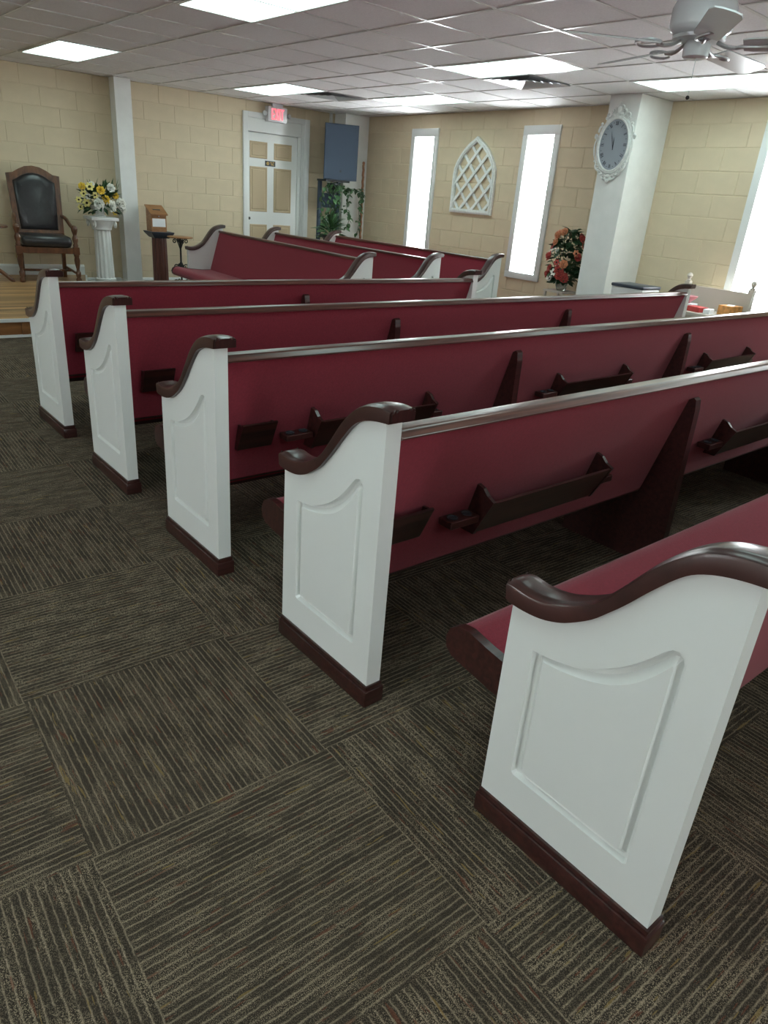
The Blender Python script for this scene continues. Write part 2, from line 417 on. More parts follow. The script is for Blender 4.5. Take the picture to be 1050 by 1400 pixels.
# ------------------------------------------------------------------ ceiling: 2 ft grid, turned a little against the walls
GA, GX, GY, GS = 0.042, 2.41, 5.08, 0.6
ceil = obj('ceiling', bx(XL-0.2, XR+0.3, YB-0.2, YW+0.2, H+0.03, H+0.12), M['tile'], kind='structure')
def g2w(u, v): return GX+u*math.cos(GA)-v*math.sin(GA), GY+u*math.sin(GA)+v*math.cos(GA)
LIGHTS = [(-0.9, 3.0), (-0.9, -0.6), (1.5, 3.0), (1.5, -0.6), (2.7, 1.8), (2.7, -1.8), (-0.9, -4.2), (1.5, -4.2), (-3.3, 3.0), (-3.3, -0.6), (-3.3, -4.2),
          (2.7, -5.4), (-5.7, -0.6), (-5.7, -4.2), (-0.9, -7.2), (-3.3, -7.2)]
VENTS = [(2.1, 2.7), (2.1, -0.3)]
taken = set()
for u, v in LIGHTS:
    i = math.floor(u/GS+1e-6); j = round((v-0.6)/GS)
    taken |= {(i, j), (i, j+1)}
for u, v in VENTS: taken.add((math.floor(u/GS), math.floor(v/GS)))
tl = bx(-GS/2+0.004, GS/2-0.004, -GS/2+0.004, GS/2-0.004, 0.004, 0.018)
tl_me = mesh_from_bm('ceiling_tile', tl, M['tile'])
rest = bmesh.new()
for i in range(-14, 8):
    for j in range(-16, 10):
        if (i, j) in taken: continue
        cx, cy = g2w((i+0.5)*GS, (j+0.5)*GS)
        if not (XL-0.3 < cx < XR+0.3 and YB-0.3 < cy < YW+0.3): continue
        pp = [project((cx+a*0.25, cy+b*0.25, H)) for a in (-1, 1) for b in (-1, 1)]
        if any(q and -20 < q[0] < 1070 and -20 < q[1] < 1420 for q in pp):
            link('ceiling_tile', tl_me, ceil, (cx, cy, H), (0, 0, GA))
        else:
            b2 = bmesh.new(); box(b2, -GS/2, GS/2, -GS/2, GS/2, 0.004, 0.018)
            b2.transform(Matrix.Translation((cx, cy, H)) @ Matrix.Rotation(GA, 4, 'Z')); me = bpy.data.meshes.new('t'); b2.to_mesh(me); b2.free(); rest.from_mesh(me); bpy.data.meshes.remove(me)
obj('ceiling_tiles_beyond', rest, M['tile'], ceil, kind='stuff')
for i in range(-13, 8):
    c = g2w(i*GS, -2.0)
    if XL-0.2 < c[0] < XR+0.25: obj('ceiling_tee', bx(-0.011, 0.011, -7.5, 7.2, -0.002, 0.006), M['tee'], ceil, loc=(c[0], c[1], H), rot=(0, 0, GA))
for j in range(-15, 9):
    c = g2w(-1.9, j*GS)
    if YB-0.1 < c[1] < YW+0.25: obj('ceiling_tee', bx(-6.2, 6.2, -0.011, 0.011, -0.0015, 0.0065), M['tee'], ceil, loc=(c[0], c[1], H), rot=(0, 0, GA))

LL = ['fluorescent ceiling light above the carved leather armchair', 'large fluorescent ceiling light cut by the top edge of the photo',
      'fluorescent ceiling light in front of the exit sign', 'fluorescent ceiling light next to the square vent, left of the ceiling fan',
      'fluorescent ceiling light above the pointed lattice wall decoration', 'fluorescent ceiling light behind the ceiling fan, above the clock pillar',
      'fluorescent ceiling light over the aisle end of the second pew, above the frame', 'fluorescent ceiling light over the middle of the nearest pews, above the frame',
      'fluorescent ceiling light over the stage, left of the frame', 'fluorescent ceiling light over the carpet before the stage, left of the frame',
      'fluorescent ceiling light over the aisle left of the camera', 'fluorescent ceiling light near the window wall behind the camera',
      'fluorescent ceiling light by the left wall level with the stage front', 'fluorescent ceiling light by the left wall level with the camera',
      'fluorescent ceiling light behind the camera over the rear pews', 'fluorescent ceiling light behind the camera over the rear aisle']
fr = bmesh.new()
for q in ((-0.3, 0.3, -0.6, -0.575), (-0.3, 0.3, 0.575, 0.6), (-0.3, -0.275, -0.575, 0.575), (0.275, 0.3, -0.575, 0.575)): box(fr, *q, -0.006, 0.05)
fr_me = mesh_from_bm('light_frame', fr, M['tee']); ln_me = mesh_from_bm('light_lens', bx(-0.275, 0.275, -0.575, 0.575, -0.001, 0.01), M['lens'])
for k, (u, v) in enumerate(LIGHTS):
    c = g2w(u, v)
    if not (XL+0.2 < c[0] < XR and YB+0.3 < c[1]): continue
    t = thing('ceiling_light', LL[k], 'ceiling light', (c[0], c[1], H), GA, 'recessed fluorescent ceiling lights')
    link('light_frame', fr_me, t); link('light_lens', ln_me, t)

for k, (u, v) in enumerate(VENTS):
    c = g2w(u, v)
    t = thing('ceiling_vent', ['square ceiling vent near the exit sign', 'square ceiling vent beside the ceiling light left of the fan'][k], 'vent', (c[0], c[1], H), GA, 'square ceiling vents')
    obj('vent_plate', bx(-0.29, 0.29, -0.29, 0.29, 0.012, 0.02), M['silver'], t)
    for q in range(5):
        s = 0.295-q*0.055; bm = bmesh.new(); z = -0.012+0.002*q
        o_, i_ = s, s-0.04
        A = [bm.verts.new((a*o_, b*o_, z)) for a, b in ((-1, -1), (1, -1), (1, 1), (-1, 1))]
        B = [bm.verts.new((a*i_, b*i_, z+0.02)) for a, b in ((-1, -1), (1, -1), (1, 1), (-1, 1))]
        for e in range(4): bm.faces.new((A[e], A[(e+1) % 4], B[(e+1) % 4], B[e]))
        obj('vent_louver', bm, M['silver'] if q else M['tee'], t)

# ------------------------------------------------------------------ pilasters, pillar, baseboards, conduit
obj('trim_1', box(bx(2.265, 2.465, 9.39, YW-0.0005, 0, H), 2.24, 2.49, 9.365, YW-0.0008, 0, 0.11), M['plaster'], kind='structure')
obj('trim_2', bx(5.57, XR-0.0005, 9.285, YW-0.0005, 0, H), M['plaster'], kind='structure')
obj('trim_3', bx(5.455, XR-0.0005, 4.25, 4.60, 0, H, bev=0.004), M['plaster'], kind='structure')
tag(obj('wall_conduit', box(bx(5.47, 5.51, YW-0.03, YW-0.0005, 0.9, H), 5.455, 5.525, YW-0.04, YW-0.0005, 1.55, 1.67), M['trim']), 'thin white conduit running down the wall left of the loudspeaker', 'conduit')
def baseboard(name, x0, x1, z0, z1):
    prism_ = prism(bmesh.new(), [(YW-0.0005, z0), (YW-0.018, z0), (YW-0.018, z1-0.025), (YW-0.009, z1-0.008), (YW-0.0005, z1)], 0, x0, x1)
    return obj(name, prism_, M['trim'], kind='structure')
baseboard('baseboard_stage', XL, 1.775, 0.16, 0.285)
baseboard('baseboard_front', 1.795, 2.2395, 0.0, 0.125)
baseboard('baseboard_front', 2.4905, 4.04, 0.0, 0.125)
baseboard('baseboard_front', 5.13, 5.569, 0.0, 0.125)

# ------------------------------------------------------------------ door with six tan panels
door = link('door_1', mesh_from_bm('door_slab', bx(4.125, 4.935, YW+0.012, YW+0.05, 0.005, 2.055), M['white']), kind='structure')
bm = bmesh.new()
box(bm, 4.05, 4.125, YW-0.028, YW+0.05, 0, 2.305, bev=0.004); box(bm, 5.045, 5.125, YW-0.028, YW+0.05, 0, 2.305, bev=0.004)
box(bm, 4.125, 5.045, YW-0.028, YW+0.05, 2.235, 2.305, bev=0.004)
obj('door_casing', bm, M['trim'], door, True)
obj('header_board', bx(4.125, 5.02, YW-0.012, YW+0.05, 2.065, 2.235, bev=0.003), M['white'], door, True)
obj('door_jamb', bx(4.937, 4.985, YW-0.005, YW+0.06, 0, 2.062), M['white'], door)
obj('door_stop', bx(4.987, 5.045, YW-0.018, YW+0.06, 0, 2.233), M['trim'], door)
for x0, x1 in ((4.165, 4.447), (4.552, 4.845)):
    for z0, z1 in ((1.738, 1.95), (1.04, 1.63), (0.20, 0.868)):
        bm = bmesh.new()
        P = [(x0, z0), (x1, z0), (x1, z1), (x0, z1)]
        rings = [[bm.verts.new((p.x, y, p.y)) for p in offset_loop(P, d)] for d, y in ((0, YW+0.0115), (0.012, YW+0.019-0.012), (0.032, YW+0.0115), (0.04, YW+0.006))]
        for A, B in zip(rings, rings[1:]):
            for e in range(4): bm.faces.new((A[e], A[(e+1) % 4], B[(e+1) % 4], B[e]))
        bm.faces.new(rings[-1])
        obj('door_panel', bm, M['tan'], door)
obj('door_light_block', bx(4.09, 5.07, YW+0.062, YW+0.2, 0, 2.27), M['white'], door)  # unseen box added behind the door to block outside light
lk = obj('door_lock', lathe(bmesh.new(), [(0.018, 0), (0.02, 0.006), (0.006, 0.008)], 12), M['black'], door, True, loc=(4.155, YW+0.012, 0.945), rot=(math.pi/2, 0, 0))

pl = thing('door_plaque', 'small dark plaque with gold flower fixed to the white door', 'plaque', (4.492, YW+0.011, 1.683))
obj('plate', bx(-0.083, 0.083, -0.006, 0, -0.034, 0.034, bev=0.002), M['ink'], pl)
bm = bmesh.new()
for k in range(6):
    a = k*math.pi/3; ball(bm, (-0.042+0.014*math.cos(a), -0.008, 0.014*math.sin(a)), 0.011, 8, 5, (1, 0.3, 1))
obj('flower_emblem', bm, M['brass'], pl, True)
bm = bmesh.new()
for k, (a, b, c) in enumerate(((-0.005, 0.028, 0.016), (0.004, 0.05, 0.0), (0.012, 0.06, -0.016), (0.036, 0.066, 0.017))):
    box(bm, a, b, -0.0072, -0.0055, c-0.004, c+0.004)
obj('plaque_marks', bm, M['brass'], pl)

# ------------------------------------------------------------------ exit sign
ex = thing('exit_sign', 'illuminated red EXIT sign mounted above the white panelled door', 'exit sign', (4.545, YW-0.03, 2.305))
obj('housing', bx(-0.15, 0.15, -0.07, 0.029, -0.093, 0.093, bev=0.006), M['fanwhite'], ex, True)
obj('ceiling_canopy', bx(-0.07, 0.09, -0.05, 0.0, 0.0935, 0.130), M['fanwhite'], ex)
for s in (-1, 1):
    h = obj('emergency_lamp', lathe(bmesh.new(), [(0.016, 0), (0.03, 0.012), (0.034, 0.035), (0.028, 0.045)], 14), M['silver'], ex, True, loc=(s*0.183, -0.02, 0.0), rot=(R(90), 0, s*0.3))
    obj('lamp_arm', tube(bmesh.new(), [(s*0.152, -0.02, 0), (s*0.172, -0.02, 0)], 0.008), M['silver'], ex)
def stroke(bm, pts, y0, y1): prism(bm, pts, 1, y0, y1)
def rect(x0, x1, z0, z1): return [(x0, z0), (x1, z0), (x1, z1), (x0, z1)]
lw = 0.013; lh = 0.067
def slanted(ax, az, bx_, bz, w_): return [(ax-w_/2, az), (ax+w_/2, az), (bx_+w_/2, bz), (bx_-w_/2, bz)]
letters = {
    'E': [rect(-0.097, -0.097+lw, -lh, lh), rect(-0.084, -0.053, lh-lw, lh), rect(-0.084, -0.058, -lw/2, lw/2), rect(-0.084, -0.053, -lh, -lh+lw)],
    'X': [slanted(-0.038, -lh, 0.004, lh, 0.015), slanted(-0.038, lh, 0.004, -lh, 0.015)],
    'I': [rect(0.020, 0.020+lw, -lh, lh)],
    'T': [rect(0.045, 0.097, lh-lw, lh), rect(0.0645, 0.0775, -lh, lh-lw)]}
for ch, parts in letters.items():
    bm = bmesh.new()
    for k, p in enumerate(parts): stroke(bm, p, -0.074-0.0003*k, -0.0701)
    obj('letter', bm, M['exitred'], ex)['label'] = 'red letter %s' % ch

# ------------------------------------------------------------------ stage
stage_poly = [(XL+0.01, 6.55), (0.40, 6.55), (1.50, 8.60), (1.775, YW-0.001), (XL+0.01, YW-0.001)]
st = obj('stage', prism(bmesh.new(), [(x, y) for x, y in stage_poly], 2, 0.0, 0.150), M['riser'], kind='structure')
st['label'] = 'low wooden platform with white edging along the front wall'
def xright(y):
    pts = [(6.55, 0.40), (8.60, 1.50), (YW, 1.775)]
    for (a, xa), (b, xb) in zip(pts, pts[1:]):
        if y <= b: return xa+(xb-xa)*(y-a)/(b-a)
    return 1.775
y = 6.55; random.seed(3)
while y < YW-0.02:
    y2 = min(y+0.085, YW-0.001)
    xe = -1.3 + random.uniform(-0.5, 0.5)
    for xa, xb in ((XL+0.01, xe), (xe, None)):
        if xb is None: q = [(xa+0.0015, y+0.001), (xright(y)-0.002, y+0.001), (xright(y2)-0.002, y2-0.001), (xa+0.0015, y2-0.001)]
        else: q = [(xa, y+0.001), (xb, y+0.001), (xb, y2-0.001), (xa, y2-0.001)]
        obj('floor_plank', prism(bmesh.new(), q, 2, 0.1505, 0.16), M['oak'], st)
    y = y2
def strip(pts, off, z0, z1, w_):
    bm = bmesh.new()
    for (a, b) in zip(pts, pts[1:]):
        a, b = Vector(a), Vector(b); d = (b-a).normalized(); n = Vector((d.y, -d.x))
        p = [a+n*off-d*0.004, b+n*off+d*0.004, b+n*(off+w_)+d*0.004, a+n*(off+w_)-d*0.004]
        prism(bm, [tuple(v) for v in p], 2, z0, z1)
    return bm
edge = [(XL+0.02, 6.55), (0.40, 6.55), (1.50, 8.60), (1.77, YW-0.03)]
obj('stage_nosing', strip(edge, 0.001, 0.132, 0.1605, 0.022), M['trim'], st)
obj('stage_shoe_moulding', strip(edge, 0.001, 0.0, 0.022, 0.018), M['trim'], st)
for x in (-1.9, -0.8, 0.33): obj('riser_batten', bx(x, x+0.05, 6.536, 6.5495, 0.023, 0.131), M['riser'], st)

# ------------------------------------------------------------------ pews
LOW = [(.485, .604), (.466, .599), (.430, .598), (.386, .603), (.346, .616), (.316, .632), (.274, .662), (.243, .694), (.216, .724), (.190, .757), (.165, .787), (.140, .815), (.116, .836), (.088, .850), (.058, .859), (.025, .865), (-.016, .869)]
UPP = [(.490, .640), (.472, .645), (.437, .641), (.402, .643), (.368, .651), (.336, .664), (.304, .681), (.272, .704), (.240, .744), (.210, .785), (.180, .825), (.147, .858), (.114, .882), (.081, .896), (.048, .903), (.015, .906), (-.018, .902)]
LOWS, UPPS = catmull(LOW, 3), catmull(UPP, 3)
PT0, PT1 = 0.011, 0.061
def flipx(bm, mir):
    if mir: bm.transform(Matrix.Diagonal((-1, 1, 1, 1)))
    return bm
def panel_mesh(mir):
    bm = bmesh.new()
    top = [p for p in LOWS if 0.010 < p.x < 0.4687]
    out = [(0.010, 0.066), (0.4687, 0.066), (0.4687, 0.601)] + [(p.x, p.y+0.004) for p in top] + [(0.010, 0.868)]
    C = catmull([(.398, .512), (.350, .518), (.308, .530), (.270, .546), (.238, .564), (.205, .588), (.178, .612), (.150, .643), (.130, .668)], 3)
    groove = [(0.093, 0.172), (0.387, 0.172), (0.393, 0.178)] + [(p.x, p.y) for p in C] + [(0.118, 0.680), (0.104, 0.684), (0.092, 0.679), (0.086, 0.666), (0.087, 0.178)]
    lin = lambda L, x: [bm.verts.new((x, a, b)) for a, b in L]
    vo = lin(out, PT0); n = len(vo)
    vb = lin(out, PT1)
    Ci = catmull([(.368, .500), (.330, .504), (.288, .513), (.250, .525), (.214, .541), (.183, .562), (.155, .588), (.130, .619), (.112, .645)], 3)
    field = [(0.113, 0.196), (0.363, 0.196), (0.367, 0.199)] + [(p.x, p.y) for p in Ci] + [(0.1095, 0.649), (0.108, 0.650), (0.107, 0.649), (0.1065, 0.644), (0.1095, 0.200)]
    rings = [lin(groove, PT0)]
    for t, dx in ((0.06, 0.007), (0.16, 0.0135), (0.30, 0.015), (0.48, 0.015), (1.0, 0.0008)):
        rings.append([bm.verts.new((PT0+dx, g[0]+(f_[0]-g[0])*t, g[1]+(f_[1]-g[1])*t)) for g, f_ in zip(groove, field)])
    es = []
    for ring in (vo, rings[0]):
        es += [bm.edges.new((ring[i], ring[(i+1) % len(ring)])) for i in range(len(ring))]
    bmesh.ops.triangle_fill(bm, use_beauty=True, edges=es)
    for A, B in zip(rings, rings[1:]):
        k = len(A)
        for i in range(k): bm.faces.new((A[i], A[(i+1) % k], B[(i+1) % k], B[i]))
    ie = [bm.edges.get((rings[-1][i], rings[-1][(i+1) % len(groove)])) for i in range(len(groove))]
    bmesh.ops.triangle_fill(bm, use_beauty=True, edges=ie)
    bm.faces.new(vb)
    for i in range(n): bm.faces.new((vo[i], vo[(i+1) % n], vb[(i+1) % n], vb[i]))
    return mesh_from_bm('end_panel', flipx(bm, mir), M['white'], True, 16)
def cap_mesh(mir):
    bm = bmesh.new(); x0, x1 = -0.003, 0.082; rings = []
    prof = [(x0, 0.0), (x0, 0.74), (x0+0.002, 0.86), (x0+0.008, 0.92), (x0+0.015, 0.93), (x0+0.018, 0.97), (x0+0.026, 1.0), (x1-0.026, 1.0), (x1-0.018, 0.97), (x1-0.015, 0.93), (x1-0.008, 0.92), (x1-0.002, 0.86), (x1, 0.74), (x1, 0.0)]
    for a, b in zip(LOWS, UPPS):
        rings.append([bm.verts.new((x, a.x+(b.x-a.x)*t, a.y+(b.y-a.y)*t)) for x, t in prof])
    for A, B in zip(rings, rings[1:]):
        for i in range(len(prof)): bm.faces.new((A[i], A[(i+1) % len(prof)], B[(i+1) % len(prof)], B[i]))
    f1 = bm.faces.new(rings[0]); f2 = bm.faces.new(rings[-1])
    bmesh.ops.bevel(bm, geom=list(f1.edges)+list(f2.edges), offset=0.005, segments=2, affect='EDGES')
    return mesh_from_bm('arm_cap', flipx(bm, mir), M['cherryv'], True, 40)
def plinth_mesh(mir):
    bm = bmesh.new()
    box(bm, 0, 0.070, 0, 0.474, 0, 0.053, bev=0.0025)
    box(bm, 0.0045, 0.0655, 0.0045, 0.4695, 0.0535, 0.069, bev=0.002)
    return mesh_from_bm('plinth', flipx(bm, mir), M['cherry'], True)
ENDS = {m: (panel_mesh(m), cap_mesh(m), plinth_mesh(m)) for m in (False, True)}
def backy(z): return 0.030+(0.80-z)*0.27
SEATP = [(.20, .375), (.30, .373), (.45, .383), (.56, .398), (.615, .410), (.650, .406), (.676, .388), (.688, .358), (.682, .328), (.660, .311), (.53, .292), (.20, .285)]
def supp_mesh():
    bm = prism(bmesh.new(), [(0.0, 0.0), (0.50, 0.0), (0.50, 0.05), (0.535, 0.07), (0.535, 0.287), (0.20, 0.287), (backy(.34)+.002, 0.34), (backy(.735)+.002, 0.735), (0.030, 0.748), (0.018, 0.740), (0.012, 0.70)], 0, -0.019, 0.019)
    return mesh_from_bm('support', bm, M['cherry'])
SUPP = supp_mesh()
def card_mesh():
    bm = bmesh.new(); z0, z1 = 0.455, 0.563
    prism(bm, [(backy(z0)-0.022, z0), (backy(z1)-0.042, z1), (backy(z1)-0.034, z1+0.003), (backy(z0)-0.012, z0)], 0, 0, 0.148)
    for x in (0.0, 0.140): prism(bm, [(backy(z0)-0.012, z0), (backy(z1)-0.034, z1-0.004), (backy(z1)-0.001, z1-0.004), (backy(z0)-0.001, z0)], 0, x, x+0.008)
    return mesh_from_bm('card_holder', bm, M['cherry'])
CARD = card_mesh()
def rack_meshes():
    z0, z1 = 0.425, 0.548
    f = prism(bmesh.new(), [(backy(z0)-0.055, z0), (backy(z1)-0.085, z1), (backy(z1)-0.076, z1+0.003), (backy(z0)-0.046, z0)], 0, 0.012, 0.62)
    b = prism(bmesh.new(), [(backy(z0)-0.046, z0), (backy(z0)-0.001, z0), (backy(z0+.01)-0.001, z0+0.01), (backy(z0)-0.048, z0+0.01)], 0, 0.012, 0.62)
    br = prism(bmesh.new(), [(backy(z0)-0.055, z0-0.004), (backy(z1)-0.088, z1+0.004), (backy(z1)-0.06, z1+0.016), (backy(.585)-0.03, 0.583), (backy(.60)-0.001, 0.590), (backy(z0)-0.001, z0-0.004)], 0, 0, 0.014)
    return mesh_from_bm('rack_front', f, M['cherry']), mesh_from_bm('rack_floor', b, M['cherry']), mesh_from_bm('rack_bracket', br, M['cherry'])
RACK = rack_meshes()
def cup_meshes(nh, wd):
    z = 0.50
    bm = bmesh.new()
    box(bm, 0, wd, backy(z)-0.062, backy(z)-0.004, z-0.024, z, bev=0.003)
    return mesh_from_bm('cup_shelf', bm, M['cherry']), [(wd*(k+0.5)/nh, backy(z)-0.034, z) for k in range(nh)]
RING = mesh_from_bm('cup_ring', lathe(bmesh.new(), [(0.0165, 0.0004), (0.0185, 0.004), (0.0145, 0.004), (0.0135, 0.001)], 14), M['ink'], True)
CUP2, CUP1 = cup_meshes(2, 0.12), cup_meshes(1, 0.06)

def pew(label, L, loc, rz, supports, racks, cards=True):
    t = thing('church_pew', label, 'pew', loc, rz, 'burgundy church pews with white ends')
    for mir, x in ((False, 0.0), (True, L)):
        p = link('pew_end', ENDS[mir][0], t, (x, 0, 0))
        link('arm_cap', ENDS[mir][1], p); link('plinth', ENDS[mir][2], p)
    a, b = 0.0615, L-0.0615
    zt, zb = 0.812, 0.316
    obj('backrest', prism(bmesh.new(), [(backy(zb), zb), (backy(zt), zt), (backy(zt)+0.03, zt), (backy(zb)+0.045, zb)], 0, a, b), M['fabric'], t)
    rail = prism(bmesh.new(), [(0.008, 0.8125), (0.005, 0.8145), (0.005, 0.8175), (0.008, 0.8195), (0.014, 0.833), (0.019, 0.837), (0.026, 0.838), (0.062, 0.838), (0.070, 0.832), (0.070, 0.8125)], 0, a, b)
    obj('top_rail', rail, M['rail'], t, True)
    obj('lower_back_rail', prism(bmesh.new(), [(backy(.308)+.002, .306), (backy(.315)+.002, .3155), (backy(.315)+0.046, .3155), (backy(.308)+.046, .306)], 0, a, b), M['cherry'], t)
    obj('seat', prism(bmesh.new(), SEATP, 0, a+0.026, b-0.026), M['fabric'], t, True, angle=50)
    brd = [(y+(0.006 if y > .6 else 0), z+0.003) for y, z in SEATP]
    for x in (a+0.001, b-0.026): obj('seat_end_board', prism(bmesh.new(), brd, 0, x, x+0.025), M['cherry'], t, True, angle=40)
    obj('seat_batten', bx(a+0.03, b-0.03, 0.24, 0.29, 0.255, 0.2845), M['cherry'], t)
    for x in supports: link('support', SUPP, t, (x, 0, 0))
    if cards:
        link('card_holder', CARD, t, (cards, 0, 0))
    for x in racks:
        r = link('book_rack', RACK[0], t, (x, 0, 0)); link('rack_floor', RACK[1], r)
        for q in (0.0, 0.618): link('rack_bracket', RACK[2], r, (q, 0, 0))
        for me, q in ((CUP2, -0.13), (CUP1, 0.642)):
            c = link('cup_holder', me[0], t, (x+q, 0, 0))
            for rp in me[1]: link('cup_ring', RING, c, rp)
    return t

OFF = [0.0, 0.9194, 1.8291, 2.7357, 3.661]
def pewpos(x, y): return (x*math.cos(PEWROT)-y*math.sin(PEWROT), x*math.sin(PEWROT)+y*math.cos(PEWROT), 0)
PL = ['white-ended burgundy pew nearest the camera, its red seat cushion showing at the right edge',
      'second pew from the camera, with long book rack and cup holder on its back',
      'third pew from the camera in the main rows, white aisle end at picture centre left',
      'fourth pew from the camera, whose far end stands beside the finial-post stand',
      'foremost and shortest pew of the main rows, its white end overlapping the wooden stage']
for i in range(5):
    L = 4.83 if i < 4 else 3.22
    pew(PL[i], L, pewpos(0, OFF[i]), PEWROT, [1.61, 3.21] if i < 4 else [1.61], ([0.46, 2.02, 3.58] if i < 4 else [0.46, 2.02]) if i else [], (0.105 if i == 1 else 0.142) if i else False)
pew('side pew facing the stage, whole red seat visible, beside the iron plant stand', 3.33, (3.045, 5.05, 0), math.pi/2-0.028, [1.66], [], False)
pew('middle one of the three side pews turned towards the stage', 3.33, (3.97, 5.15, 0), math.pi/2-0.005, [1.66], [], False)
pew('side pew turned towards the stage, closest to the window wall', 3.1, (4.97, 5.27, 0), math.pi/2+0.03, [1.55], [], False)

# ------------------------------------------------------------------ ceiling fan
FZ = 2.12
fan = thing('ceiling_fan', 'white five-blade ceiling fan with a pull chain', 'ceiling fan', (2.425, 1.86, FZ))
obj('downrod', lathe(bmesh.new(), [(0.03, 0.18), (0.03, 0.255), (0.05, 0.262), (0.072, 0.30), (0.072, H-FZ-0.002)], 24), M['fanwhite'], fan, True)
obj('motor_housing', lathe(bmesh.new(), [(0.06, 0.035), (0.115, 0.04), (0.137, 0.058), (0.142, 0.075), (0.142, 0.145), (0.132, 0.168), (0.075, 0.185), (0.031, 0.188)], 32), M['fanwhite'], fan, True)
obj('flywheel', lathe(bmesh.new(), [(0.105, 0.018), (0.118, 0.022), (0.118, 0.036), (0.105, 0.0395)], 28), M['silver'], fan, True)
obj('switch_housing', lathe(bmesh.new(), [(0.045, -0.052), (0.058, -0.045), (0.06, 0.0), (0.05, 0.0178)], 24), M['fanwhite'], fan, True)
bl = bmesh.new()
pts = [(0.20, -0.052), (0.24, -0.06), (0.60, -0.068), (0.645, -0.055), (0.66, -0.025), (0.66, 0.025), (0.645, 0.055), (0.60, 0.068), (0.24, 0.06), (0.20, 0.052)]
prism(bl, pts, 2, -0.003, 0.003); bl.transform(Matrix.Rotation(R(-13), 4, 'X'))
bl_me = mesh_from_bm('fan_blade', bl, M['fanwhite'])
ir = bmesh.new()
tube(ir, catmull([(0.085, 0, 0.012), (0.12, 0, -0.004), (0.16, 0, -0.012), (0.20, 0, -0.006)], 3), 0.009, 8)
for s in (-1, 1):
    tube(ir, catmull([(0.17, 0, -0.01), (0.20, s*0.034, -0.008+s*0.006), (0.25, s*0.042, -0.008+s*0.008), (0.29, s*0.018, -0.008+s*0.004), (0.30, 0, -0.008)], 3), 0.006, 6)
ir_me = mesh_from_bm('blade_iron', ir, M['silver'], True)
for k in range(5):
    a = R(4+72*k)
    o = link('fan_blade', bl_me, fan, (0, 0, 0), (0, 0, a)); link('blade_iron', ir_me, o)
obj('pull_chain', tube(bmesh.new(), [(-0.02, -0.02, -0.05), (-0.02, -0.02, -0.205)], 0.0017, 6), M['silver'], fan)
obj('chain_knob', ball(bmesh.new(), (-0.02, -0.02, -0.213), 0.009), M['black'], fan, True)

# ------------------------------------------------------------------ clock on the pillar
ck = thing('wall_clock', 'ornate white oval wall clock with Roman numerals hung on the pillar', 'clock', (5.4545, 4.452, 2.005))
def ell(a, b, t): return a*math.cos(t), b*math.sin(t)
def ell_disc(a, b, x0, x1, n=48): return prism(bmesh.new(), [ell(a, b, 2*math.pi*i/n) for i in range(n)], 0, x0, x1)
obj('dial', ell_disc(0.165, 0.225, -0.018, -0.004), M['dial'], ck)
bm = bmesh.new(); n = 56; rings = []
for t in range(n):
    a = 2*math.pi*t/n; ring = []
    for d, x in ((0.0, -0.004), (0.0, -0.024), (0.006, -0.033), (0.016, -0.034), (0.022, -0.027), (0.030, -0.030), (0.038, -0.022), (0.040, -0.001)):
        y_, z_ = ell(0.162+d, 0.222+d, a); ring.append(bm.verts.new((x, y_, z_)))
    rings.append(ring)
for i in range(n):
    A, B = rings[i], rings[(i+1) % n]
    for k in range(8): bm.faces.new((A[k], A[(k+1) % 8], B[(k+1) % 8], B[k]))
frame = obj('oval_frame', bm, M['carve'], ck, True, angle=50)
def scroll(cy, cz, r, a0, turns, sgn=1, n=18):
    return [(-0.016, cy+sgn*r*(1-0.75*i/n)*math.cos(a0+turns*2*math.pi*i/n), cz+r*(1-0.75*i/n)*math.sin(a0+turns*2*math.pi*i/n)) for i in range(n+1)]
def ornament(specs, balls):
    bm = bmesh.new()
    for pts, r in specs: tube(bm, pts, [r*(0.6+0.4*math.sin(math.pi*min(1, (i+3)/(len(pts)+4)))) for i in range(len(pts))], 7)
    for (c, r, sc) in balls: ball(bm, c, r, 10, 7, sc)
    return bm
sp, bs = [], []
for s in (-1, 1):
    sp += [(scroll(s*0.055, 0.285, 0.034, R(-90), 1.2, s), 0.010), (scroll(s*0.105, 0.255, 0.030, R(-60), 1.1, s), 0.009), (scroll(s*0.026, 0.325, 0.024, R(-90), 1.1, s), 0.008)]
    bs += [((-0.02, s*0.078, 0.295), 0.013, (1, 1, 1)), ((-0.02, s*0.13, 0.232), 0.014, (1, 1, 1)), ((-0.02, s*0.05, 0.262), 0.017, (0.8, 1.2, 1))]
bs += [((-0.016, 0, 0.345), 0.026, (0.5, 0.8, 1.2)), ((-0.018, 0, 0.30), 0.03, (0.5, 0.9, 1.3)), ((-0.02, 0, 0.265), 0.024, (0.6, 1.3, 0.7))]
obj('top_crest', ornament(sp, bs), M['carve'], ck, True)
sp, bs = [], []
for s in (-1, 1):
    sp += [(scroll(s*0.052, -0.282, 0.032, R(90), -1.2, s), 0.010), (scroll(s*0.105, -0.245, 0.026, R(60), -1.1, s), 0.008)]
    bs += [((-0.02, s*0.03, -0.305), 0.016, (0.8, 1, 1)), ((-0.02, s*0.085, -0.262), 0.014, (1, 1, 1))]
bs += [((-0.018, 0, -0.318), 0.026, (0.5, 1, 0.8)), ((-0.02, 0, -0.278), 0.022, (0.6, 1.2, 0.8))]
obj('bottom_crest', ornament(sp, bs), M['carve'], ck, True)
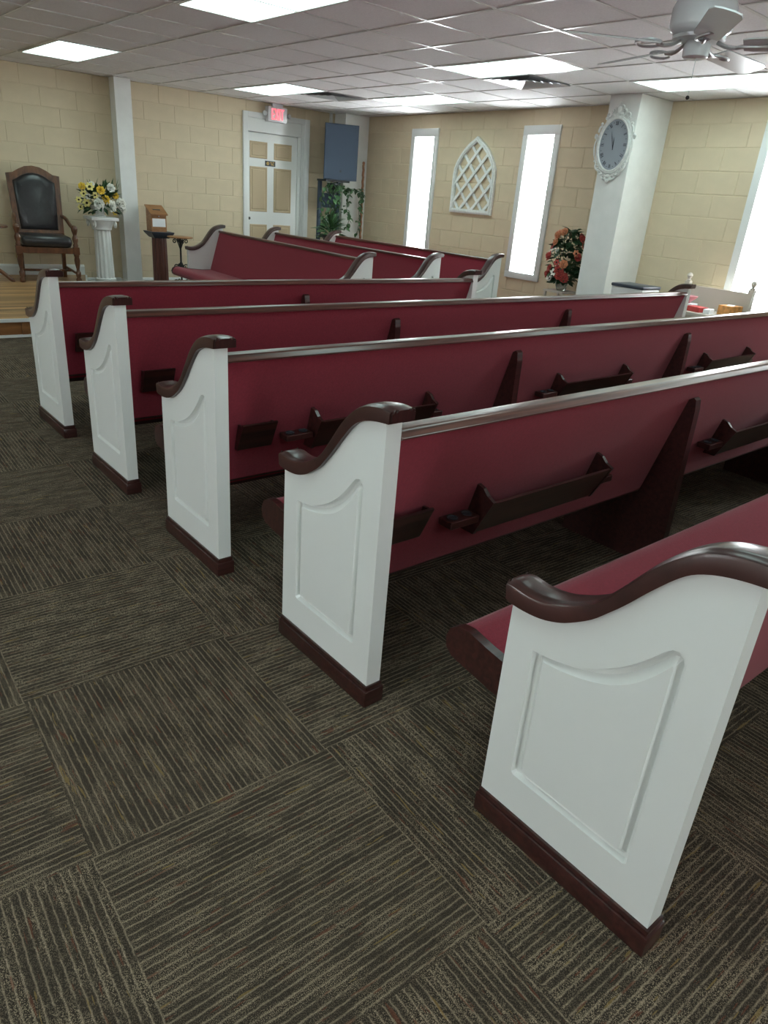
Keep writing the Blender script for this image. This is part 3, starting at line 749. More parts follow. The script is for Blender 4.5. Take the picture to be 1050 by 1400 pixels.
for s in (-1, 1):
    sp = [(scroll(s*0.218, 0.075, 0.022, R(-90), 1.2, s), 0.008), (catmull([(-0.016, s*0.204, 0.06), (-0.02, s*0.222, 0.0), (-0.02, s*0.212, -0.08), (-0.016, s*0.175, -0.16)], 4), 0.008),
          (catmull([(-0.016, s*0.165, 0.17), (-0.022, s*0.19, 0.15), (-0.02, s*0.20, 0.11)], 4), 0.011), (catmull([(-0.016, s*0.18, -0.155), (-0.022, s*0.165, -0.205), (-0.02, s*0.125, -0.235)], 4), 0.010)]
    bs = [((-0.02, s*(0.19-0.017*k), -0.145-0.021*k), 0.011, (1, 1, 1)) for k in range(4)] + [((-0.02, s*0.222, 0.085), 0.014, (1, 1, 1)), ((-0.02, s*0.172, 0.185), 0.014, (1, 1, 1))]
    obj('side_scroll', ornament(sp, bs), M['carve'], ck, True)
def numeral(s):
    """strokes of a Roman numeral in (u, v): u to the reader's right, v up, height 0.03"""
    out, x = [], 0.0; h = 0.017
    for ch in s:
        if ch == 'I': out.append([(x, -h), (x+0.004, -h), (x+0.004, h), (x, h)]); x += 0.008
        elif ch == 'V': out += [slanted(x+0.009, -h, x+0.002, h, 0.005), slanted(x+0.009, -h, x+0.016, h, 0.003)]; x += 0.02
        elif ch == 'X': out += [slanted(x+0.014, -h, x+0.003, h, 0.005), slanted(x+0.003, -h, x+0.014, h, 0.003)]; x += 0.02
    c = x/2-0.002
    return [[(u-c, v) for u, v in q] for q in out]
for k, s in enumerate(['XII', 'I', 'II', 'III', 'IV', 'V', 'VI', 'VII', 'VIII', 'IX', 'X', 'XI']):
    th = k*math.pi/6
    cu, cv = 0.132*math.sin(th), 0.188*math.cos(th)
    rot = math.atan2(cu*188/132, cv*132/188)
    bm = bmesh.new()
    for kk, q in enumerate(numeral(s)):
        pts = [(-(cu+u*math.cos(rot)+v*math.sin(rot)), cv-u*math.sin(rot)+v*math.cos(rot)) for u, v in q]
        prism(bm, pts, 0, -0.0196-0.0002*kk, -0.0181)
    obj('numeral', bm, M['ink'], ck)
    if True:
        t2 = th+math.pi/12
        obj('hour_dot', prism(bmesh.new(), [(-0.139*math.sin(t2)+0.004*math.cos(R(45*i)), 0.198*math.cos(t2)+0.004*math.sin(R(45*i))) for i in range(8)], 0, -0.0195, -0.0181), M['ink'], ck)
for nm, ang, ln, wd, x in (('hour_hand', 1.5, 0.10, 0.007, -0.0215), ('minute_hand', 16, 0.155, 0.005, -0.0235)):
    a = R(ang); d = Vector((math.sin(a), math.cos(a))); n_ = Vector((d.y, -d.x)); c0 = Vector((0, -0.03))
    obj(nm, prism(bmesh.new(), [tuple(c0+n_*wd/2-d*0.015), tuple(c0-n_*wd/2-d*0.015), tuple(c0-n_*wd*0.6+d*ln*0.6), tuple(c0+d*ln), tuple(c0+n_*wd*0.6+d*ln*0.6)], 0, x-0.001, x), M['ink'], ck)

# ------------------------------------------------------------------ pointed lattice decoration on the right wall
la = thing('lattice_panel', 'white pointed-arch lattice panel hung between the two windows', 'wall decor', (XR-0.001, 6.91, 1.255), -math.pi/2)
half = [(-0.385, 0.0), (-0.385, 0.46), (-0.375, 0.53), (-0.345, 0.60), (-0.29, 0.68), (-0.22, 0.755), (-0.14, 0.82), (-0.06, 0.865), (0.0, 0.905)]
outl = half + [(-x, z) for x, z in half[::-1][1:]]
outl = outl[::-1]
ins = offset_loop(outl, 0.055) if True else None
def area(P): return sum(P[i-1][0]*P[i][1]-P[i][0]*P[i-1][1] for i in range(len(P)))
if area(outl) < 0: outl = outl[::-1]
ins = [tuple(p) for p in offset_loop(outl, 0.052)]
def arch_ring(o_, i_, y0, y1):
    bm = bmesh.new(); A = [bm.verts.new((x, y0, z)) for x, z in o_]; B = [bm.verts.new((x, y0, z)) for x, z in i_]
    C_ = [bm.verts.new((x, y1, z)) for x, z in o_]; D = [bm.verts.new((x, y1, z)) for x, z in i_]; n = len(o_)
    for i in range(n):
        j = (i+1) % n
        bm.faces.new((A[i], A[j], B[j], B[i])); bm.faces.new((C_[i], C_[j], D[j], D[i])); bm.faces.new((A[i], A[j], C_[j], C_[i])); bm.faces.new((B[i], B[j], D[j], D[i]))
    return bm
obj('arch_frame', arch_ring(outl, ins, -0.035, 0.0), M['carve'], la)
mid = [tuple(p) for p in offset_loop(outl, 0.018)]; mid2 = [tuple(p) for p in offset_loop(outl, 0.040)]
obj('arch_moulding', arch_ring(mid, mid2, -0.046, -0.0352), M['carve'], la)
def inside(P, x, z):
    r = False
    for i in range(len(P)):
        (x1, z1), (x2, z2) = P[i-1], P[i]
        if (z1 > z) != (z2 > z) and x < (x2-x1)*(z-z1)/(z2-z1)+x1: r = not r
    return r
for s in (-1, 1):
    for c in [k*0.225+0.03 for k in range(-6, 9)]:
        # bar z = s*1.02*x + c, kept where it lies within the frame
        run = [x for x in [i*0.004-0.4 for i in range(201)] if inside(ins, x, s*1.02*x+c)]
        if len(run) < 14: continue
        xa, xb = run[0], run[-1]; w_ = 0.018
        nrm = Vector((-s*1.02, 1)).normalized()*w_/1.0; dd = Vector((1, s*1.02)).normalized()*0.012
        a = Vector((xa, s*1.02*xa+c))-dd; b = Vector((xb, s*1.02*xb+c))+dd
        obj('lattice_bar', prism(bmesh.new(), [tuple(a-nrm), tuple(b-nrm), tuple(b+nrm), tuple(a+nrm)], 1, -0.028 if s > 0 else -0.020, -0.012 if s > 0 else -0.004), M['carve'], la)

# ------------------------------------------------------------------ carved armchair on the stage
ch = thing('carved_armchair', 'carved brown wooden armchair with black leather seat and arched back on the stage', 'armchair', (1.205, 9.07, 0.16), -0.10)
LEGP = [(0.018, 0.0), (0.030, 0.008), (0.032, 0.035), (0.020, 0.06), (0.028, 0.075), (0.030, 0.115), (0.020, 0.13), (0.017, 0.15), (0.027, 0.20), (0.033, 0.255), (0.025, 0.29), (0.031, 0.30), (0.031, 0.315)]
POST = [(0.027, 0.40), (0.030, 0.42), (0.022, 0.44), (0.032, 0.475), (0.033, 0.50), (0.02, 0.53), (0.024, 0.545), (0.034, 0.58), (0.036, 0.60), (0.03, 0.625), (0.012, 0.636)]
for s in (-1, 1):
    lg = obj('front_leg', lathe(bmesh.new(), LEGP, 16), M['walnut'], ch, True, (s*0.305, -0.225, 0), angle=60)
    obj('leg_block', bx(-0.034, 0.034, -0.034, 0.034, 0.316, 0.40, bev=0.004), M['walnut'], lg)
    obj('arm_post', lathe(bmesh.new(), POST, 16), M['walnut'], lg, True, angle=60)
    obj('arm', tube(bmesh.new(), catmull([(s*0.305, -0.22, 0.605), (s*0.305, -0.15, 0.60), (s*0.295, -0.02, 0.635), (s*0.28, 0.12, 0.69), (s*0.262, 0.255, 0.705)], 4), [0.03, 0.03, 0.028, 0.026, 0.024, 0.023, 0.022, 0.022, 0.022, 0.022, 0.022, 0.022, 0.022, 0.022, 0.022, 0.022, 0.022][:17], 10), M['walnut'], ch, True)
    obj('back_leg', prism(bmesh.new(), [(0.27, 0.0), (0.31, 0.0), (0.262, 0.40), (0.235, 0.46), (0.205, 0.46), (0.205, 0.36)], 0, s*0.235-0.02, s*0.235+0.02), M['walnut'], ch)
    obj('side_stretcher', tube(bmesh.new(), [(s*0.303, -0.21, 0.095), (s*0.26, 0.27, 0.12)], 0.014, 8), M['walnut'], ch)
obj('cross_stretcher', tube(bmesh.new(), [(-0.28, 0.05, 0.107), (0.28, 0.05, 0.107)], 0.014, 8), M['walnut'], ch)
obj('apron', bx(-0.271, 0.271, -0.25, -0.215, 0.325, 0.388, bev=0.004), M['walnut'], ch)
obj('seat_rail', bx(-0.27, 0.27, -0.214, 0.20, 0.33, 0.385), M['walnut'], ch)
obj('seat_cushion', bx(-0.268, 0.268, -0.262, 0.225, 0.3885, 0.515, bev=0.045), M['leather'], ch, True, angle=80)
TIL = Matrix.Translation((0, 0.235, 0.46)) @ Matrix.Rotation(R(-8), 4, 'X')
arch = [(-0.262, 0.0), (0.262, 0.0), (0.285, 0.685), (0.215, 0.695), (0.15, 0.735), (0.08, 0.768), (0.0, 0.780), (-0.08, 0.768), (-0.15, 0.735), (-0.215, 0.695), (-0.285, 0.685)]
inn = [(-0.205, 0.085), (0.205, 0.085), (0.226, 0.61), (0.18, 0.632), (0.12, 0.672), (0.06, 0.697), (0.0, 0.705), (-0.06, 0.697), (-0.12, 0.672), (-0.18, 0.632), (-0.226, 0.61)]
bm = arch_ring(arch, inn, -0.022, 0.022); bm.transform(TIL); obj('back_frame', bm, M['walnut'], ch)
bm = bmesh.new()
loops = [(inn, 0.018), (inn, -0.022)] + [([tuple(p) for p in offset_loop(inn, d)], y) for d, y in ((0.012, -0.040), (0.04, -0.050), (0.09, -0.056))]
rs = [[bm.verts.new((x, y, z)) for x, z in L_] for L_, y in loops]
for A, B in zip(rs, rs[1:]):
    for i in range(len(A)): bm.faces.new((A[i], A[(i+1) % len(A)], B[(i+1) % len(A)], B[i]))
bm.faces.new(rs[0][::-1]); bm.faces.new(rs[-1]); bm.transform(TIL)
obj('back_cushion', bm, M['leather'], ch, True, angle=70)

tb = thing('side_table', 'dark wooden side table cut off by the left picture edge, beside the armchair', 'table', (0.52, 8.9, 0.16))
obj('table_top', lathe(bmesh.new(), [(0.26, 0.585), (0.275, 0.59), (0.275, 0.605), (0.265, 0.612)], 32), M['walnut'], tb, True)
obj('column', lathe(bmesh.new(), [(0.05, 0.10), (0.055, 0.16), (0.03, 0.22), (0.045, 0.34), (0.025, 0.46), (0.05, 0.56), (0.06, 0.5848)], 18), M['walnut'], tb, True)
for k in range(3):
    a = 2*math.pi*k/3
    bm = tube(bmesh.new(), catmull([(0.03, 0, 0.16), (0.10, 0, 0.15), (0.18, 0, 0.09), (0.25, 0, 0.024), (0.275, 0, 0.021)], 4), 0.021, 8); bm.transform(Matrix.Rotation(a, 4, 'Z'))
    obj('foot', bm, M['walnut'], tb, True)
ol = thing('wall_outlet', 'brass wall outlet behind the armchair', 'outlet', (1.02, YW-0.001, 0.41))
obj('cover_plate', bx(-0.037, 0.037, -0.006, 0, -0.058, 0.058, bev=0.002), M['brass'], ol)
for z_ in (-0.024, 0.024): obj('socket', bx(-0.016, 0.016, -0.009, -0.0062, z_-0.014, z_+0.014), M['paper'], ol)

# ------------------------------------------------------------------ white pedestal with urn of flowers
pd = thing('plaster_pedestal', 'white fluted plaster column pedestal beside the armchair', 'pedestal', (1.925, 9.2, 0))
obj('base', lathe(bmesh.new(), [(0.15, 0), (0.15, 0.03), (0.125, 0.04), (0.135, 0.06), (0.135, 0.085), (0.115, 0.10), (0.125, 0.125), (0.122, 0.16), (0.112, 0.17)], 28), M['plaster'], pd, True)
obj('shaft', lathe(bmesh.new(), [(0.108, 0.1705), (0.106, 0.3), (0.1, 0.6), (0.096, 0.735)], 96, flutes=12, fdepth=0.12), M['plaster'], pd, True, angle=60)
bm = bx(-0.165, 0.165, -0.165, 0.165, 0.85, 0.888, bev=0.006)
lathe(bm, [(0.1, 0.7355), (0.115, 0.745), (0.115, 0.76), (0.13, 0.80), (0.15, 0.8495)], 24)
for sx in (-1, 1):
    for sy in (-1, 1): tube(bm, [(sx*(0.125-0.0), sy*0.125+0.03*math.cos(a)*0.9, 0.81+0.032*math.sin(a)) for a in [i*math.pi/5 for i in range(10)]], 0.014, 6, closed=True)
obj('capital', bm, M['plaster'], pd, True)

LEAF = {}
def leaf_mesh(m, ln, wd, curl=0.15):
    key = (m, ln, wd, curl)
    if key in LEAF: return LEAF[key]
    bm = bmesh.new(); prof = [(0, 0.08), (0.2, 0.8), (0.42, 1.0), (0.7, 0.66), (1.0, 0.0)]
    rows = []
    for t, w_ in prof:
        z = -curl*ln*t*t
        rows.append([bm.verts.new((t*ln, s*wd/2*w_, z + (0.12*wd*abs(s)*w_))) for s in (-1, 0, 1)] if w_ > 0.01 else [bm.verts.new((t*ln, 0, z))])
    for A, B in zip(rows, rows[1:]):
        if len(B) == 3:
            for i in (0, 1): bm.faces.new((A[i], A[i+1], B[i+1], B[i]))
        else:
            for i in (0, 1): bm.faces.new((A[i], A[i+1], B[0]))
    me = mesh_from_bm('leaf', bm, M[m], True, 180); LEAF[key] = me
    return me
def flower_mesh(kind, m):
    bm = bmesh.new()
    if kind == 'daisy':
        for k in range(6):
            a = k*math.pi/3
            q = bmesh.new(); ball(q, (0.024, 0, 0.003), 0.02, 8, 5, (1.15, 0.8, 0.22)); q.transform(Matrix.Rotation(a, 4, 'Z') @ Matrix.Rotation(R(-12), 4, 'Y'))
            me = bpy.data.meshes.new('q'); q.to_mesh(me); q.free(); bm.from_mesh(me); bpy.data.meshes.remove(me)
    else:
        for ring, (n, r, tilt, sz) in enumerate(((7, 0.032, 35, 0.030), (6, 0.022, 55, 0.026), (4, 0.011, 75, 0.021))):
            for k in range(n):
                a = 2*math.pi*(k+0.5*ring)/n
                q = bmesh.new(); ball(q, (0, 0, 0), sz, 8, 5, (1, 0.85, 0.16)); q.transform(Matrix.Rotation(a, 4, 'Z') @ Matrix.Translation((r, 0, 0.012*ring)) @ Matrix.Rotation(R(-tilt), 4, 'Y'))
                me = bpy.data.meshes.new('q'); q.to_mesh(me); q.free(); bm.from_mesh(me); bpy.data.meshes.remove(me)
    return mesh_from_bm('flower', bm, M[m], True, 180)
FL = {}
EYE = mesh_from_bm('flower_eye', ball(bmesh.new(), (0, 0, 0.008), 0.013, 8, 6, (1, 1, 0.6)), M['seed'], True, 180)
def put_flower(parent, kind, m, loc, direction, scale=1.0):
    if (kind, m) not in FL: FL[(kind, m)] = flower_mesh(kind, m)
    q = Vector(direction).normalized().to_track_quat('Z', 'Y')
    o = link('flower', FL[(kind, m)], parent, loc); o.rotation_mode = 'QUATERNION'; o.rotation_quaternion = q; o.scale = (scale,)*3
    if kind == 'daisy': link('flower_eye', EYE, o)
    return o
def put_leaf(parent, me, loc, direction, scale=1.0, roll=0.0):
    q = Vector(direction).normalized().to_track_quat('X', 'Z') @ Matrix.Rotation(roll, 4, 'X').to_quaternion()
    o = link('leaf', me, parent, loc); o.rotation_mode = 'QUATERNION'; o.rotation_quaternion = q; o.scale = (scale,)*3
    return o

random.seed(11)
bq = thing('flower_arrangement', 'urn of yellow and white silk flowers standing on the white pedestal', 'flowers', (1.915, 9.2, 0.888))
obj('urn', lathe(bmesh.new(), [(0.07, 0), (0.075, 0.012), (0.05, 0.025), (0.055, 0.04), (0.10, 0.09), (0.115, 0.12), (0.12, 0.13), (0.10, 0.13), (0.09, 0.11)], 40, flutes=14, fdepth=0.06), M['plaster'], bq, True, angle=60)
obj('flower_foam', ball(bmesh.new(), (0, 0, 0.125), 0.09, 14, 8, (1, 1, 0.5)), M['stem'], bq, True)
CB = Vector((0, 0, 0.20))
spots = [('daisy', 'petalp', -0.26, 0.18, 0.9), ('daisy', 'petalp', -0.20, 0.25, 1.0), ('daisy', 'petalp', -0.17, 0.15, 1.2), ('daisy', 'petalp', -0.13, 0.33, 1.2), ('daisy', 'petalp', -0.08, 0.24, 0.9),
         ('rose', 'petaly', -0.21, 0.33, 0.8), ('rose', 'petaly', -0.02, 0.30, 0.95), ('rose', 'petaly', 0.04, 0.20, 0.95), ('rose', 'petaly', 0.17, 0.25, 0.8), ('daisy', 'petaly', 0.15, 0.06, 0.8),
         ('rose', 'petalw', -0.05, 0.15, 1.2), ('rose', 'petalw', 0.10, 0.13, 1.3), ('rose', 'petalw', 0.22, 0.16, 1.3), ('rose', 'petalw', 0.12, 0.33, 1.0), ('rose', 'petalw', 0.26, 0.10, 0.9), ('daisy', 'petalw', -0.16, 0.22, 0.8), ('rose', 'petalw', -0.10, 0.36, 0.6), ('daisy', 'petalp', -0.24, 0.10, 0.8)]
st_bm = bmesh.new()
for kind, m, x, z, s in spots:
    yv = -0.14+abs(x)*0.25+random.uniform(-0.03, 0.02)
    p = Vector((x, yv, z)); put_flower(bq, kind, m, p, (x*1.4, -1.0, (z-0.12)*1.6), s)
    tube(st_bm, [(x*0.25, yv*0.3, 0.12), p-Vector((0, -0.01, 0.005))], 0.003, 5)
obj('stems', st_bm, M['stem'], bq)
for k in range(110):
    a = random.uniform(0, 2*math.pi); el = random.uniform(-0.5, 1.3)
    d = Vector((math.cos(a)*math.cos(el), math.sin(a)*math.cos(el)*0.7, math.sin(el)))
    p = Vector((0, -0.02, 0.16))+Vector((d.x*0.17, d.y*0.13, d.z*0.13))
    put_leaf(bq, leaf_mesh('leaf', 0.105, 0.045), p, d+Vector((0, 0, random.uniform(-0.3, 0.3))), random.uniform(0.8, 1.5), random.uniform(-0.6, 0.6))
for k in range(16):
    x = random.uniform(-0.12, 0.22); p = Vector((x, -0.02, 0.26)); d = Vector((x*0.8+random.uniform(-.2, .2), random.uniform(-.4, .1), 1))
    put_leaf(bq, leaf_mesh('leafp', 0.10, 0.022), p+d*0.06, d, random.uniform(0.8, 1.3), random.uniform(-1, 1))
for s in (-1, 1):
    for k in range(7):
        p = Vector((s*random.uniform(0.08, 0.17), -0.20, random.uniform(0.05, 0.09)))
        put_leaf(bq, leaf_mesh('leaf', 0.09, 0.055), p, (s*0.7+random.uniform(-.4, .4), -0.6, random.uniform(-0.5, 0.2)), random.uniform(0.8, 1.1))

# ------------------------------------------------------------------ mahogany column with collection box, iron stand
mp_ = thing('fluted_stand', 'dark red wooden fluted column stand right of the white pilaster', 'stand', (2.655, 9.22, 0))
obj('base', bx(-0.13, 0.13, -0.13, 0.13, 0, 0.05, bev=0.006), M['mahog'], mp_)
obj('shaft', lathe(bmesh.new(), [(0.098, 0.0505), (0.098, 0.3), (0.094, 0.665)], 80, flutes=14, fdepth=0.10), M['mahog'], mp_, True, angle=60)
bm = bmesh.new()
R1 = [[bm.verts.new((a*s, b*s, z)) for a, b in ((-1, -1), (1, -1), (1, 1), (-1, 1))] for s, z in ((0.095, 0.6655), (0.105, 0.675), (0.145, 0.722), (0.150, 0.742))]
for A, B in zip(R1, R1[1:]):
    for i in range(4): bm.faces.new((A[i], A[(i+1) % 4], B[(i+1) % 4], B[i]))
bm.faces.new(R1[0]); bm.faces.new(R1[-1])
obj('capital', bm, M['greyrim'], mp_)
cb = thing('collection_box', 'brown wooden slotted collection box with a paper notice, on the fluted stand', 'box', (2.63, 9.22, 0.742), 0.0)
obj('box_body', prism(bmesh.new(), [(-0.085, 0.0), (0.085, 0.0), (0.085, 0.30), (-0.085, 0.215)], 0, -0.1, 0.1), M['maple'], cb)
lid = obj('lid', prism(bmesh.new(), [(-0.112, 0.198), (0.092, 0.3005), (0.092, 0.3135), (-0.112, 0.2135)], 0, -0.113, 0.113), M['maple'], cb)
obj('slot', prism(bmesh.new(), [(-0.03, 0.2545), (-0.008, 0.2650), (-0.008, 0.2662), (-0.03, 0.2557)], 0, -0.05, 0.05), M['ink'], lid)
obj('notice', bx(-0.085, 0.085, -0.0875, -0.0855, 0.06, 0.158), M['paper'], cb)
obj('padlock', ball(bmesh.new(), (0, -0.092, 0.185), 0.008), M['silver'], cb, True)
it = thing('iron_stand', 'black scrolled iron plant stand with small round top beside the side pew', 'plant stand', (2.80, 8.88, 0))
obj('stand_top', lathe(bmesh.new(), [(0.155, 0.695), (0.162, 0.70), (0.162, 0.708), (0.155, 0.712)], 28), M['maple'], it, True)
obj('pole', tube(bmesh.new(), [(0, 0, 0.03), (0, 0, 0.6945)], 0.012, 10), M['iron'], it, True)
def sc2(cx, cz, r, a0, turns, s, n=20): return [(s*(cx+r*(1-0.7*i/n)*math.cos(a0+turns*2*math.pi*i/n)), cz+r*(1-0.7*i/n)*math.sin(a0+turns*2*math.pi*i/n)) for i in range(n+1)]
for k in range(4):
    bm = bmesh.new()
    for pts in ([(0.005, 0.56), (0.03, 0.63), (0.05, 0.675)] + sc2(0.075, 0.655, 0.028, R(140), -1.2, 1)[2:], [(0.008, 0.40), (0.035, 0.34)] + sc2(0.068, 0.345, 0.032, R(190), -1.2, 1), [(0.10, 0.0065), (0.075, 0.06), (0.03, 0.12)] + sc2(0.078, 0.15, 0.038, R(200), -1.2, 1), sc2(0.088, 0.045, 0.038, R(-90), 1.15, 1)):
        tube(bm, [(x, 0, z) for x, z in pts], 0.0065, 6)
    bm.transform(Matrix.Rotation(k*math.pi/2, 4, 'Z'))
    obj('scroll', bm, M['iron'], it, True)

# ------------------------------------------------------------------ loudspeaker corner
stn = thing('speaker_stand', 'dark tall stand carrying the loudspeaker in the far corner', 'speaker stand', (5.36, 9.22, 0))
obj('foot', bx(-0.22, 0.20, -0.14, 0.14, 0, 0.03), M['black'], stn)
for x in (-0.19, 0.14): obj('upright', bx(x-0.022, x+0.022, 0.06, 0.11, 0.0305, 1.5195), M['speaker'], stn)
obj('shelf', bx(-0.22, 0.20, -0.12, 0.12, 1.52, 1.545), M['black'], stn)
obj('brace', bx(-0.167, 0.117, 0.075, 0.095, 1.16, 1.36), M['speaker'], stn)
spk = thing('loudspeaker', 'large dark loudspeaker box on the stand in the far corner', 'loudspeaker', (5.37, 9.12, 1.546), -0.42)
obj('cabinet', prism(bmesh.new(), [(-0.245, -0.13), (0.245, -0.13), (0.20, 0.14), (-0.20, 0.14)], 2, 0, 0.72), M['speaker'], spk)
obj('grille', bx(-0.238, 0.238, -0.142, -0.1305, 0.01, 0.71, bev=0.004), M['speaker'], spk)
obj('maker_badge', bx(-0.012, 0.012, -0.1445, -0.1422, 0.10, 0.13), M['black'], spk)

random.seed(5)
pt = thing('potted_plant', 'bushy green potted plant beneath the loudspeaker', 'plant', (4.99, 8.68, 0))
obj('pot_table', box(lathe(bmesh.new(), [(0.16, 0), (0.16, 0.02), (0.03, 0.03), (0.03, 0.63), (0.15, 0.64), (0.15, 0.66)], 24), -0.01, 0.01, -0.01, 0.01, 0.03, 0.63), M['black'], pt, True)
obj('pot', lathe(bmesh.new(), [(0.09, 0.6605), (0.12, 0.78), (0.13, 0.79), (0.13, 0.81), (0.115, 0.81), (0.11, 0.79)], 24), M['black'], pt, True)
for k in range(130):
    a = random.uniform(0, 2*math.pi); el = random.uniform(-0.1, 1.4); d = Vector((math.cos(a)*math.cos(el), math.sin(a)*math.cos(el), math.sin(el)))
    p = Vector((0, 0, 0.80)) + Vector((d.x*0.15, d.y*0.10, d.z*0.26))*random.uniform(0.3, 1.0)
    put_leaf(pt, leaf_mesh('leafp', 0.17, 0.042, 0.45), p, d+Vector((0, -0.2, 0.15)), random.uniform(0.7, 1.15), random.uniform(-0.5, 0.5))
pv = thing('trailing_pothos', 'trailing pothos vine with heart-shaped leaves hanging around the loudspeaker stand', 'plant', (5.24, 9.06, 0))
vb_ = bmesh.new()
obj('vine_pot', lathe(bmesh.new(), [(0.06, 1.36), (0.085, 1.47), (0.09, 1.5), (0.07, 1.5)], 18), M['black'], pv, True)
obj('pot_hook', tube(bmesh.new(), [(0.0, 0.0, 1.37), (0.0, 0.14, 1.37), (0.0, 0.17, 1.40)], 0.006, 6), M['black'], pv)
vines = [[(0, 0, 1.50), (-0.12, -0.04, 1.48), (-0.22, -0.06, 1.36), (-0.24, -0.08, 1.15), (-0.22, -0.10, 0.95), (-0.27, -0.1, 0.78)],
         [(0, 0, 1.50), (-0.06, -0.08, 1.48), (-0.13, -0.1, 1.32), (-0.12, -0.1, 1.12), (-0.16, -0.12, 0.98)],
         [(0, 0, 1.50), (0.03, -0.1, 1.46), (0.02, -0.11, 1.3), (0.05, -0.12, 1.12)], [(0, 0, 1.5), (-0.02, -0.1, 1.42), (-0.06, -0.11, 1.25), (-0.03, -0.12, 1.1)],
         [(0, 0, 1.50), (0.12, -0.05, 1.47), (0.24, -0.04, 1.36), (0.22, -0.06, 1.16), (0.27, -0.07, 1.05), (0.20, -0.1, 0.9)],
         [(0, 0, 1.48), (0.20, -0.04, 1.44), (0.38, -0.02, 1.44), (0.47, -0.04, 1.38), (0.45, -0.05, 1.2), (0.46, -0.06, 1.0), (0.42, -0.08, 0.84)],
         [(0, 0, 1.48), (0.3, 0.0, 1.42), (0.52, 0.02, 1.45), (0.56, 0.02, 1.32)]]
for v in vines:
    c = catmull(v, 4); tube(vb_, c, 0.004, 5)
    for k in range(3, len(c), 1):
        for rep in range(1 if k % 2 else 2):
            d = Vector((random.uniform(-1, 1), random.uniform(-0.9, 0.2), random.uniform(-1.0, 0.1)))
            put_leaf(pv, leaf_mesh('leafp', 0.085, 0.066, 0.2), c[k], d, random.uniform(0.7, 1.15), random.uniform(-0.6, 0.6))
obj('vine', vb_, M['stem'], pv)
sf = bmesh.new(); n = 60; zz = [0.0+1.80*i/n for i in range(n+1)]
tube(sf, [(5.86+0.0035*math.sin(z*60)-0.01*z, 9.16+0.0035*math.cos(z*60), z) for z in zz], [0.021-0.003*z/1.8 for z in zz], 8)
ball(sf, (5.842, 9.16, 1.81), 0.022, 10, 7)
tag(obj('walking_staff', sf, M['twig'], smooth=True), 'tall twisted reddish wooden staff standing in the far corner', 'staff')

# ------------------------------------------------------------------ flowers between window and pillar
fs = thing('flower_stand', 'small white stand holding the red flower arrangement, hidden behind the pews', 'stand', (5.70, 5.0, 0))
obj('stand_top', bx(-0.14, 0.14, -0.14, 0.14, 0.53, 0.55), M['putty'], fs)
for a in (-1, 1):
    for b in (-1, 1): obj('leg', bx(a*0.12-0.012, a*0.12+0.012, b*0.12-0.012, b*0.12+0.012, 0, 0.5295), M['putty'], fs)
random.seed(21)
fa = thing('flower_arrangement', 'glass vase of red and coral flowers beside the clock pillar', 'flowers', (5.70, 5.0, 0.55))
obj('vase', lathe(bmesh.new(), [(0.05, 0.0), (0.055, 0.01), (0.075, 0.07), (0.06, 0.12), (0.08, 0.16), (0.072, 0.16), (0.05, 0.12), (0.06, 0.07), (0.045, 0.02)], 24), M['clearglass'], fa, True)
stb = bmesh.new()
for k in range(22):
    a = R(random.uniform(120, 290)); z = random.uniform(0.12, 0.62); r = 0.15*math.sin(math.pi*min(1, (z+0.06)/0.75))**0.6+0.04
    p = Vector((r*math.cos(a), r*math.sin(a), z)); tube(stb, [(0, 0, 0.10), p*0.98], 0.0035, 5)
    put_flower(fa, 'rose' if k % 3 else 'daisy', ['petalr', 'petalo', 'petalr', 'petalo'][k % 4] if z > 0.25 else ('petalw' if k % 3 == 0 else 'petalr'), p, (p.x, p.y, 0.05), random.uniform(0.7, 1.1))
obj('stems', stb, M['stem'], fa)
for k in range(260):
    a = random.uniform(0, 2*math.pi); z = random.uniform(0.08, 0.66); r = (0.15*math.sin(math.pi*min(1, (z+0.08)/0.78))**0.6)*random.uniform(0.4, 1.0)
    p = Vector((r*math.cos(a), r*math.sin(a), z))
    put_leaf(fa, leaf_mesh('leaf', 0.10, 0.06), p, (math.cos(a), math.sin(a), random.uniform(-0.7, 0.6)), random.uniform(0.7, 1.15), random.uniform(-0.8, 0.8))

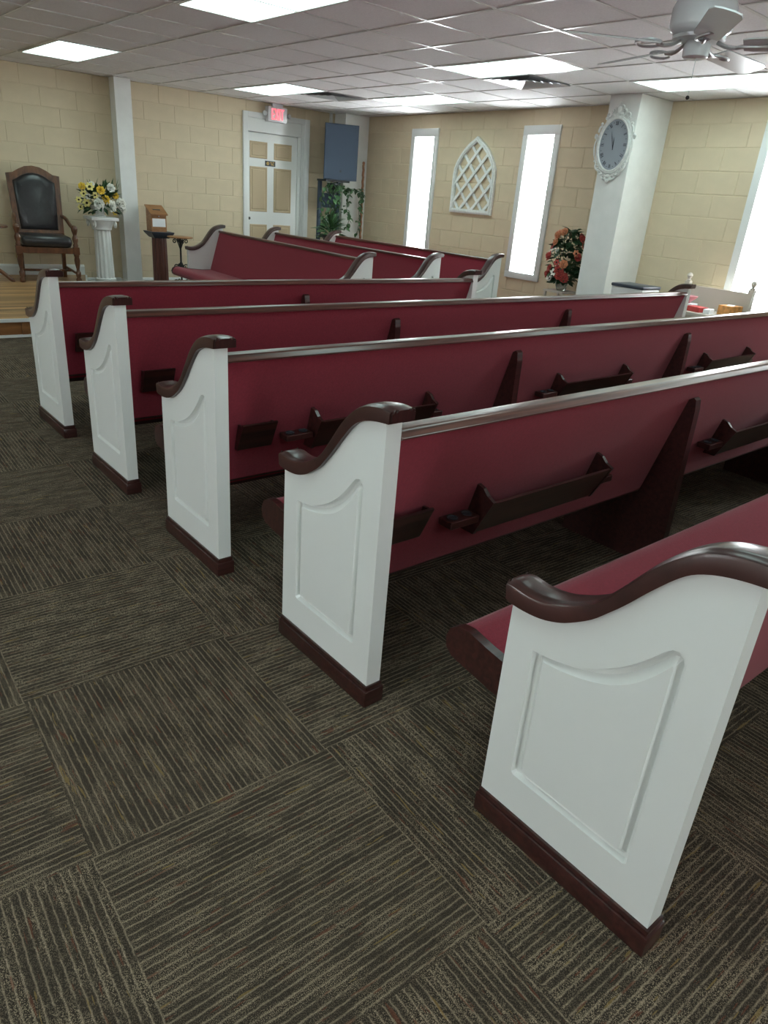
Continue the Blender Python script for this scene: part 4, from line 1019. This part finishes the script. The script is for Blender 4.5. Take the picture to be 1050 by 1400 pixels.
# ------------------------------------------------------------------ stand with finial posts, things on it, bin
dk = thing('finial_stand', 'putty-coloured wooden stand with ball-finial posts under the right window', 'stand', (5.55, 3.19, 0))
obj('shelf_top', bx(-0.22, 0.20, -0.32, 0.32, 0.585, 0.61), M['putty'], dk)
obj('back_panel', prism(bmesh.new(), [(-0.2945, 0.30), (0.2945, 0.30), (0.2945, 0.812), (-0.2945, 0.812)], 0, 0.201, 0.219), M['putty'], dk)
for y_ in (-0.32, 0.32):
    p = obj('post', bx(0.185, 0.235, y_-0.025, y_+0.025, 0, 0.845), M['putty'], dk)
    obj('finial', lathe(bmesh.new(), [(0.022, 0.8455), (0.024, 0.855), (0.012, 0.866), (0.022, 0.88), (0.028, 0.895), (0.022, 0.912), (0.008, 0.922)], 16, (0.21, y_, 0)), M['putty'], p, True)
    obj('leg', bx(-0.21, -0.17, y_-0.02 if y_ < 0 else y_-0.02, y_+0.02, 0, 0.5845), M['putty'], dk)
obj('lower_shelf', bx(-0.20, 0.19, -0.30, 0.30, 0.22, 0.24), M['putty'], dk)
bw = obj('china_bowl', lathe(bmesh.new(), [(0.03, 0), (0.035, 0.01), (0.085, 0.055), (0.09, 0.065), (0.08, 0.06), (0.03, 0.015)], 24), M['pink'], None, True, (5.55, 3.36, 0.664))
tag(bw, 'pink and white china bowl on white boxes on the finial-post stand', 'bowl')
for k, (x, y_, z, w_, d, h_, m, nm, lb, ct) in enumerate((
        (5.55, 3.36, 0.6105, 0.16, 0.16, 0.052, 'paper', 'paper_box', 'white box under the pink china bowl', 'box'),
        (5.47, 3.20, 0.6105, 0.13, 0.15, 0.045, 'redbox', 'red_box', 'red box lying on the finial-post stand', 'box'),
        (5.46, 3.075, 0.6105, 0.12, 0.06, 0.04, 'paper', 'paper_packet', 'white packet beside the red box on the finial-post stand', 'packet'),
        (5.62, 2.96, 0.6105, 0.18, 0.13, 0.085, 'orange', 'orange_carton', 'orange carton at the right end of the finial-post stand', 'box'))):
    tag(obj(nm, bx(-w_/2, w_/2, -d/2, d/2, 0, h_, bev=0.003), M[m], None, False, (x, y_, z), (0, 0, 0.15*(-1)**k)), lb, ct)
tag(obj('white_card', bx(-0.05, 0.05, -0.03, 0.03, 0, 0.003), M['paper'], None, False, (5.62, 2.96, 0.696), (0, 0, 0.3)), 'white card lying on top of the orange carton', 'card')
bn = thing('waste_bin', 'white bin with dark rim standing in front of the clock pillar', 'bin', (5.22, 3.73, 0))
obj('bin_body', prism(bmesh.new(), [(-0.14, -0.17), (0.14, -0.17), (0.14, 0.17), (-0.14, 0.17)], 2, 0, 0.755), M['trim'], bn)
obj('bin_rim', bx(-0.15, 0.15, -0.18, 0.18, 0.7555, 0.785, bev=0.01), M['greyrim'], bn, True)
